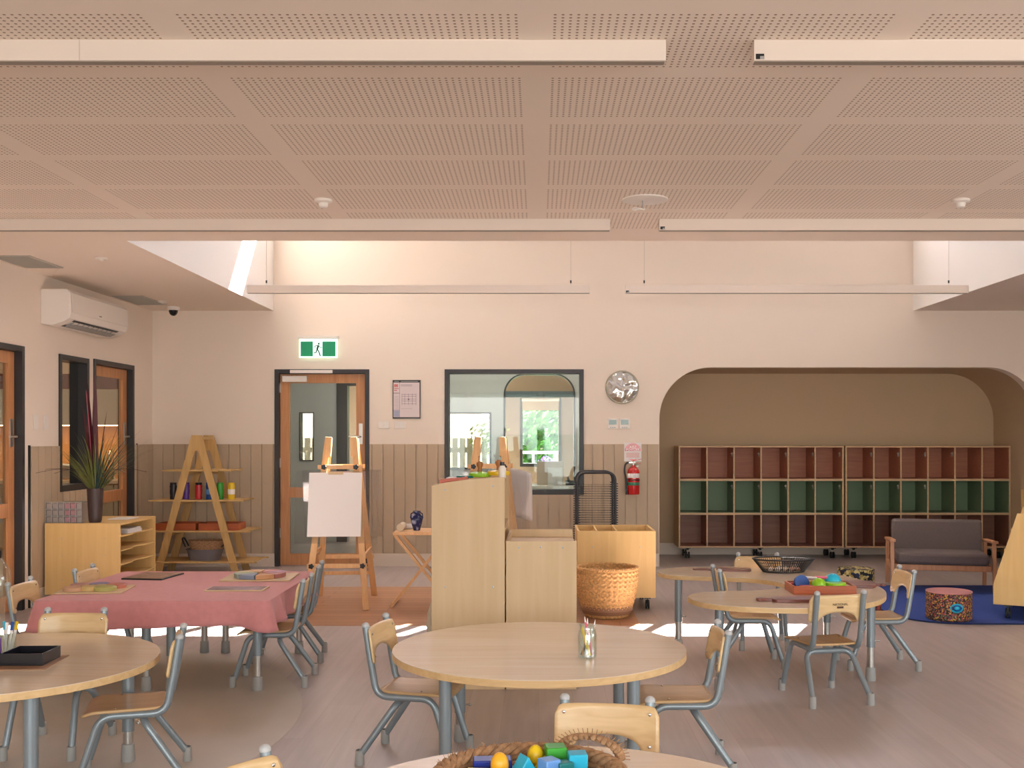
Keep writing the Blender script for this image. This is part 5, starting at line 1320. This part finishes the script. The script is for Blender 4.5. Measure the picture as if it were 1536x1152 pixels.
tag(MB().box(-.09, .09, -.12, .12, 0, .006).build('paper_sheets', M['paper'], loc=(-3.62, 9.3, .6655)), 'white sheets lying at the right end of the birch cabinet top', 'paper')

# A-frame shelf
r = thing('a_frame_shelf', 'plywood A-frame shelf with four tiers in the far left corner', 'shelf', (-3.40, 10.80, 0))
HA = 1.395; hb = .43
def afr(y):
    m = MB(); f2 = fB; wl = .075
    def xo(z): return .05 + (hb - .05) * (1 - z / HA)
    m.prism([(-.05, HA), (.05, HA), (xo(1.24), 1.24), (-xo(1.24), 1.24)], f2, y, y + .022)
    for s in (-1, 1):
        m.prism([(s * xo(0), 0), (s * xo(1.24), 1.24), (s * .012, 1.24), (s * .030, 1.20), (s * (xo(0) - wl), 0)], f2, y, y + .022)
    m.bm.normal_update()
    return m.build('a_frame', M['afr'], r)
afr(-.20); afr(.18)
MB().box(-.012, .05, -.18, .18, 1.35, 1.375).build('top_tie', M['afr'], r)
for z, hw, dp in ((1.035, .33, .40), (.735, .44, .42), (.430, .50, .44), (.125, .56, .46)):
    MB().prism([(v.x, v.y) for v in catmull([(-hw, -dp * .5 + .04, 0), (-hw + .04, -dp * .5, 0), (hw - .04, -dp * .5, 0), (hw, -dp * .5 + .04, 0), (hw, dp * .5 - .04, 0), (hw - .04, dp * .5, 0), (-hw + .04, dp * .5, 0), (-hw, dp * .5 - .04, 0)], 3)], lambda u, v, t: (u, v, t), z, z + .015).build('shelf', M['afr'], r)
    m = MB(); x = .05 + (hb - .05) * (1 - z / HA) - .06; 
    for s in (-1, 1): m.box(s * x - .01, s * x + .01, -.178, .178, z - .03, z - .001)
    m.build('bearer', M['afr'], r)
for k, (px, c, l) in enumerate(((260, 'ink', 'black'), (279, 'purple', 'purple'), (298, 'redp', 'red'), (314, 'blue', 'dark blue'), (330, 'green', 'green'), (347, 'yellow', 'yellow'))):
    t = thing('paint_bottle', l + ' bottle in the row of six on the A-frame shelf', 'bottle', (fx(px, 10.72), 10.72, .7505), group='coloured bottles on the A-frame shelf')
    MB().lathe([(0, 0), (.032, 0), (.034, .008), (.030, .08), (.036, .13), (.034, .145), (0, .145)], n=20, sy=.8).build('body', M[c], t)
    MB().lathe([(0, .145), (.030, .145), (.034, .165), (.030, .168), (0, .168)], n=20, sy=.8).build('lid', M['dark'] if k % 2 == 0 and k < 4 else M[c], t)
    MB().lathe([(.0345, .05), (.0350, .052), (.0360, .10), (.0355, .102)], n=20, sy=.8).build('label', M['paper'] if k == 5 else M['sky'] if k == 3 else M[c], t)
for x, l in ((-3.68, 'left reddish wooden tray on the third tier of the A-frame shelf'), (-3.14, 'right reddish wooden tray on the third tier of the A-frame shelf')):
    t = thing('wooden_tray', l, 'tray', (x, 10.76, .4455)); m = MB(); a, b_, h_ = .20, .13, .07
    if x > -3.3: t.location.x = -3.19
    else: t.location.x = -3.62
    m.box(-a, a, -b_, b_, 0, .008); m.box(-a, a, -b_, -b_ + .01, .008, h_); m.box(-a, a, b_ - .01, b_, .008, h_); m.box(-a, -a + .01, -b_ + .01, b_ - .01, .008, h_); m.box(a - .01, a, -b_ + .01, b_ - .01, .008, h_)
    m.build('tray', M['orange'], t, bevel=.002)
t = thing('storage_tub', 'grey plastic tub with black handles on the lowest tier of the A-frame shelf', 'tub', (-3.36, 10.74, .1405))
MB().lathe([(0, 0), (.155, 0), (.182, .105), (.189, .105), (.189, .113), (.175, .113), (.15, .008), (0, .008)], n=36, sy=.72).build('body', flat('grey_tub_plastic', srgb(108, 102, 106), .5), t)
for s in (-1, 1): MB().tube(fillet([(s * .18, -.05, .135), (s * .22, -.04, .22 if s < 0 else .17), (s * .22, .04, .22 if s < 0 else .17), (s * .18, .05, .135)], .03), .007).build('handle', M['dark'], t)
t = thing('wicker_tray', 'flat wicker basket stacked in the grey tub on the A-frame shelf', 'basket', (-3.34, 10.74, .232))
m = MB()
for k in range(7): m.tube([((.150 + .004 * k) * math.cos(a), (.150 + .004 * k) * math.sin(a) * .7, .01 + k * .015 + .003 * math.sin(a * 20 + k * PI)) for a in [2 * PI * i / 80 for i in range(80)]], .0095, 7, closed=True)
m.lathe([(0, 0), (.15, 0), (.15, .006), (0, .006)], n=40, sy=.7); m.build('woven_body', M['seagrass'], t)

# ------------------------------------------------------------------ right hand corner
m = MB(); rx0, rx1, ry0, ry1, q = 2.72, 5.6, 7.83, 9.82, .45
P = [(rx0 + q - q * math.cos(a), ry1 - q + q * math.sin(a)) for a in [PI / 2 * i / 10 for i in range(11)]] + [(rx1, ry1), (rx1, ry0)] + [(rx0 + q - q * math.sin(a), ry0 + q - q * math.cos(a)) for a in [PI / 2 * i / 10 for i in range(11)]]
r = thing('blue_rug', 'royal blue rug with rounded corners under the sofa on the right', 'rug', (0, 0, 0))
m.prism(P, lambda u, v, t: (u, v, t), .0005, .010); m.build('pile', M['rug'], r)
P2 = P; m = MB().tube([(u, v, .006) for u, v in P2], .0058, 8, closed=True); m.build('binding', M['rugedge'], r)

r = thing('sofa', "small charcoal two-seat children's sofa with timber arms on the right", 'sofa', (3.64, 9.70, .0102), math.radians(-13)); sw = M['sofawood']; hw = .405
MB().box(-hw + .02, hw - .02, -.27, .16, .23, .335).build('seat_cushion', M['sofa'], r, bevel=.028)
MB().prism([(.13, .29), (.16, .61), (.24, .60), (.23, .28)], lambda u, v, t: (t, u, v), -hw + .01, hw - .01).build('back_cushion', M['sofa'], r, bevel=.028)
for s in (-1, 1):
    x = s * (hw + .022)
    MB().bar((x, -.27, .0), (x, -.235, .43), .032, .038, (0, 1, 0)).build('leg', sw, r, bevel=.004); MB().bar((x, .24, .0), (x, .20, .43), .032, .038, (0, 1, 0)).build('leg', sw, r, bevel=.004)
    MB().prism([(-.29, .43), (.23, .41), (.23, .432), (-.29, .455)], lambda u, v, t: (t, u, v), x - .026, x + .026).build('armrest', sw, r, bevel=.005)
    MB().box(x - .012, x + .012, -.24, .2, .185, .225).build('side_rail', sw, r)
m = MB().box(-hw, hw, -.255, -.23, .18, .23).box(-hw, hw, .17, .195, .18, .23); m.build('rails', sw, r, bevel=.003)
MB().box(-.015, .015, -.23, .17, .19, .228).build('centre_rail', sw, r)

def pouf(name, label, loc, rad, h, side, top, extra=None, rz=0):
    t = thing(name, label, 'pouf', loc, rz)
    MB().lathe([(rad - .012, 0), (rad, .012), (rad, h - .014), (rad - .010, h - .002)], n=56).build('side_cover', side, t)
    MB().lathe([(0, h), (rad - .03, h), (rad - .010, h - .002)], n=56).build('top_cover', top, t); MB().tube([((rad - .003) * math.cos(a), (rad - .003) * math.sin(a), h - .006) for a in [2 * PI * i / 56 for i in range(56)]], .005, 8, closed=True).build('piping', top, t)
    MB().lathe([(0, .001), (rad - .012, .001)], n=56).build('base_cover', M['dark'], t)
    return t
pat = patchwork('dot_painting_print', [srgb(40, 26, 30), srgb(150, 60, 60), srgb(70, 50, 40), srgb(190, 150, 60), srgb(60, 80, 60), srgb(130, 70, 90), srgb(30, 24, 30), srgb(160, 100, 70)], 110)
p1 = pouf('pouf', 'round pouf in a colourful dotted print with a blue oval, on the blue rug', (fx(1421, 8.05), 8.02, .0105), .165, .215, pat, flat('dusty_pink_cloth', srgb(190, 130, 130), .8, var=.1, vscale=60))
m = MB(); R = .1655
for ri, mt, e_ in ((1.0, M['cyan'], 0), (.68, M['blue'], .0008), (.4, M['cyan'], .0016)):
    m = MB(); P = []
    c_ = m.bm.verts.new((R * math.sin(-.02), -(R + e_) * math.cos(.02), .105)); prev = []
    for i in range(28):
        a = 2 * PI * i / 28; th_ = -.02 + .30 * ri * math.cos(a); prev.append(m.bm.verts.new(((R + e_) * math.sin(th_), -(R + e_) * math.cos(th_), .105 + .034 * ri * math.sin(a))))
    for i in range(28): m.bm.faces.new((c_, prev[i], prev[(i + 1) % 28]))
    m.build('oval_motif', mt, p1, solid=.001)
pat2 = patchwork('gold_black_print', [srgb(20, 22, 30), srgb(190, 170, 110), srgb(150, 130, 70), srgb(24, 34, 70), srgb(206, 190, 130), srgb(30, 28, 26)], 48)
pouf('pouf', 'round black and gold patterned pouf behind the notched table', (fx(1284, 9.3), 9.3, .0005), .155, .235, pat2, pat2)
pat3 = patchwork('rust_print', [srgb(110, 50, 40), srgb(150, 60, 50), srgb(60, 34, 40), srgb(170, 90, 60)], 50)
pouf('pouf', 'rust coloured patterned pouf on the rug edge, half hidden by the notched table', (fx(1309, 8.0) + .0, 8.12, .0105), .10, .20, pat3, pat3)

r = thing('book_display', 'sloped plywood book display on casters at the right edge', 'display', (3.43, 8.05, .0102), math.radians(-27))
side = [(0, .125), (0, .255), (.165, .795), (.40, .795), (.56, .255), (.56, .10), (.10, .115)]
side = [(0, .105), (0, .255), (.165, .795), (.40, .795), (.56, .255), (.56, .105)]
for y in (0, .88): MB().prism(side, fP, y, y + T).build('end_panel', M['honey'], r, bevel=.002)
m = MB(); m.box(.01, .55, T, .88, .105, .12)
for k in range(4):
    z = .15 + k * .155; x0 = .012 + max(0, (z - .255)) / .54 * .165
    m.box(x0, x0 + .14, T, .88, z, z + .012); m.box(x0, x0 + .012, T, .88, z + .012, z + .06)
    x1 = .548 - max(0, (z - .255)) / .54 * .16; m.box(x1 - .12, x1, T, .88, z, z + .012); m.box(x1 - .012, x1, T, .88, z + .012, z + .06)
m.build('ledges', M['honey'], r)
MB().box(.275, .287, T, .88, .12, .78).build('centre_panel', M['honey'], r)
for x in (.10, .46):
    for y in (.06, .84):
        c = MB().box(x - .03, x + .03, y - .03, y + .03, .09, .105).box(x - .005, x + .005, y - .012, y + .012, .04, .09).build('caster', M['dark'], r)
        MB().cyl((x - .018, y, .036), (x - .006, y, .036), .036).cyl((x + .006, y, .036), (x + .018, y, .036), .036).cyl((x - .02, y, .036), (x + .02, y, .036), .012).build('wheel', M['rubber'], c)
r = thing('corner_shelf', 'open plywood shelf at the far right edge behind the book display', 'shelf', (5.02, 10.8, 0))
MB().box(0, T, 0, .3, 0, .83).build('side_panel', M['honey'], r); MB().box(.5, .5 + T, 0, .3, 0, .83).build('side_panel', M['honey'], r)
m = MB()
for z in (.05, .3, .56, .70, .812): m.box(T, .5, 0, .3, z, z + .016)
m.build('shelves', M['honey'], r)
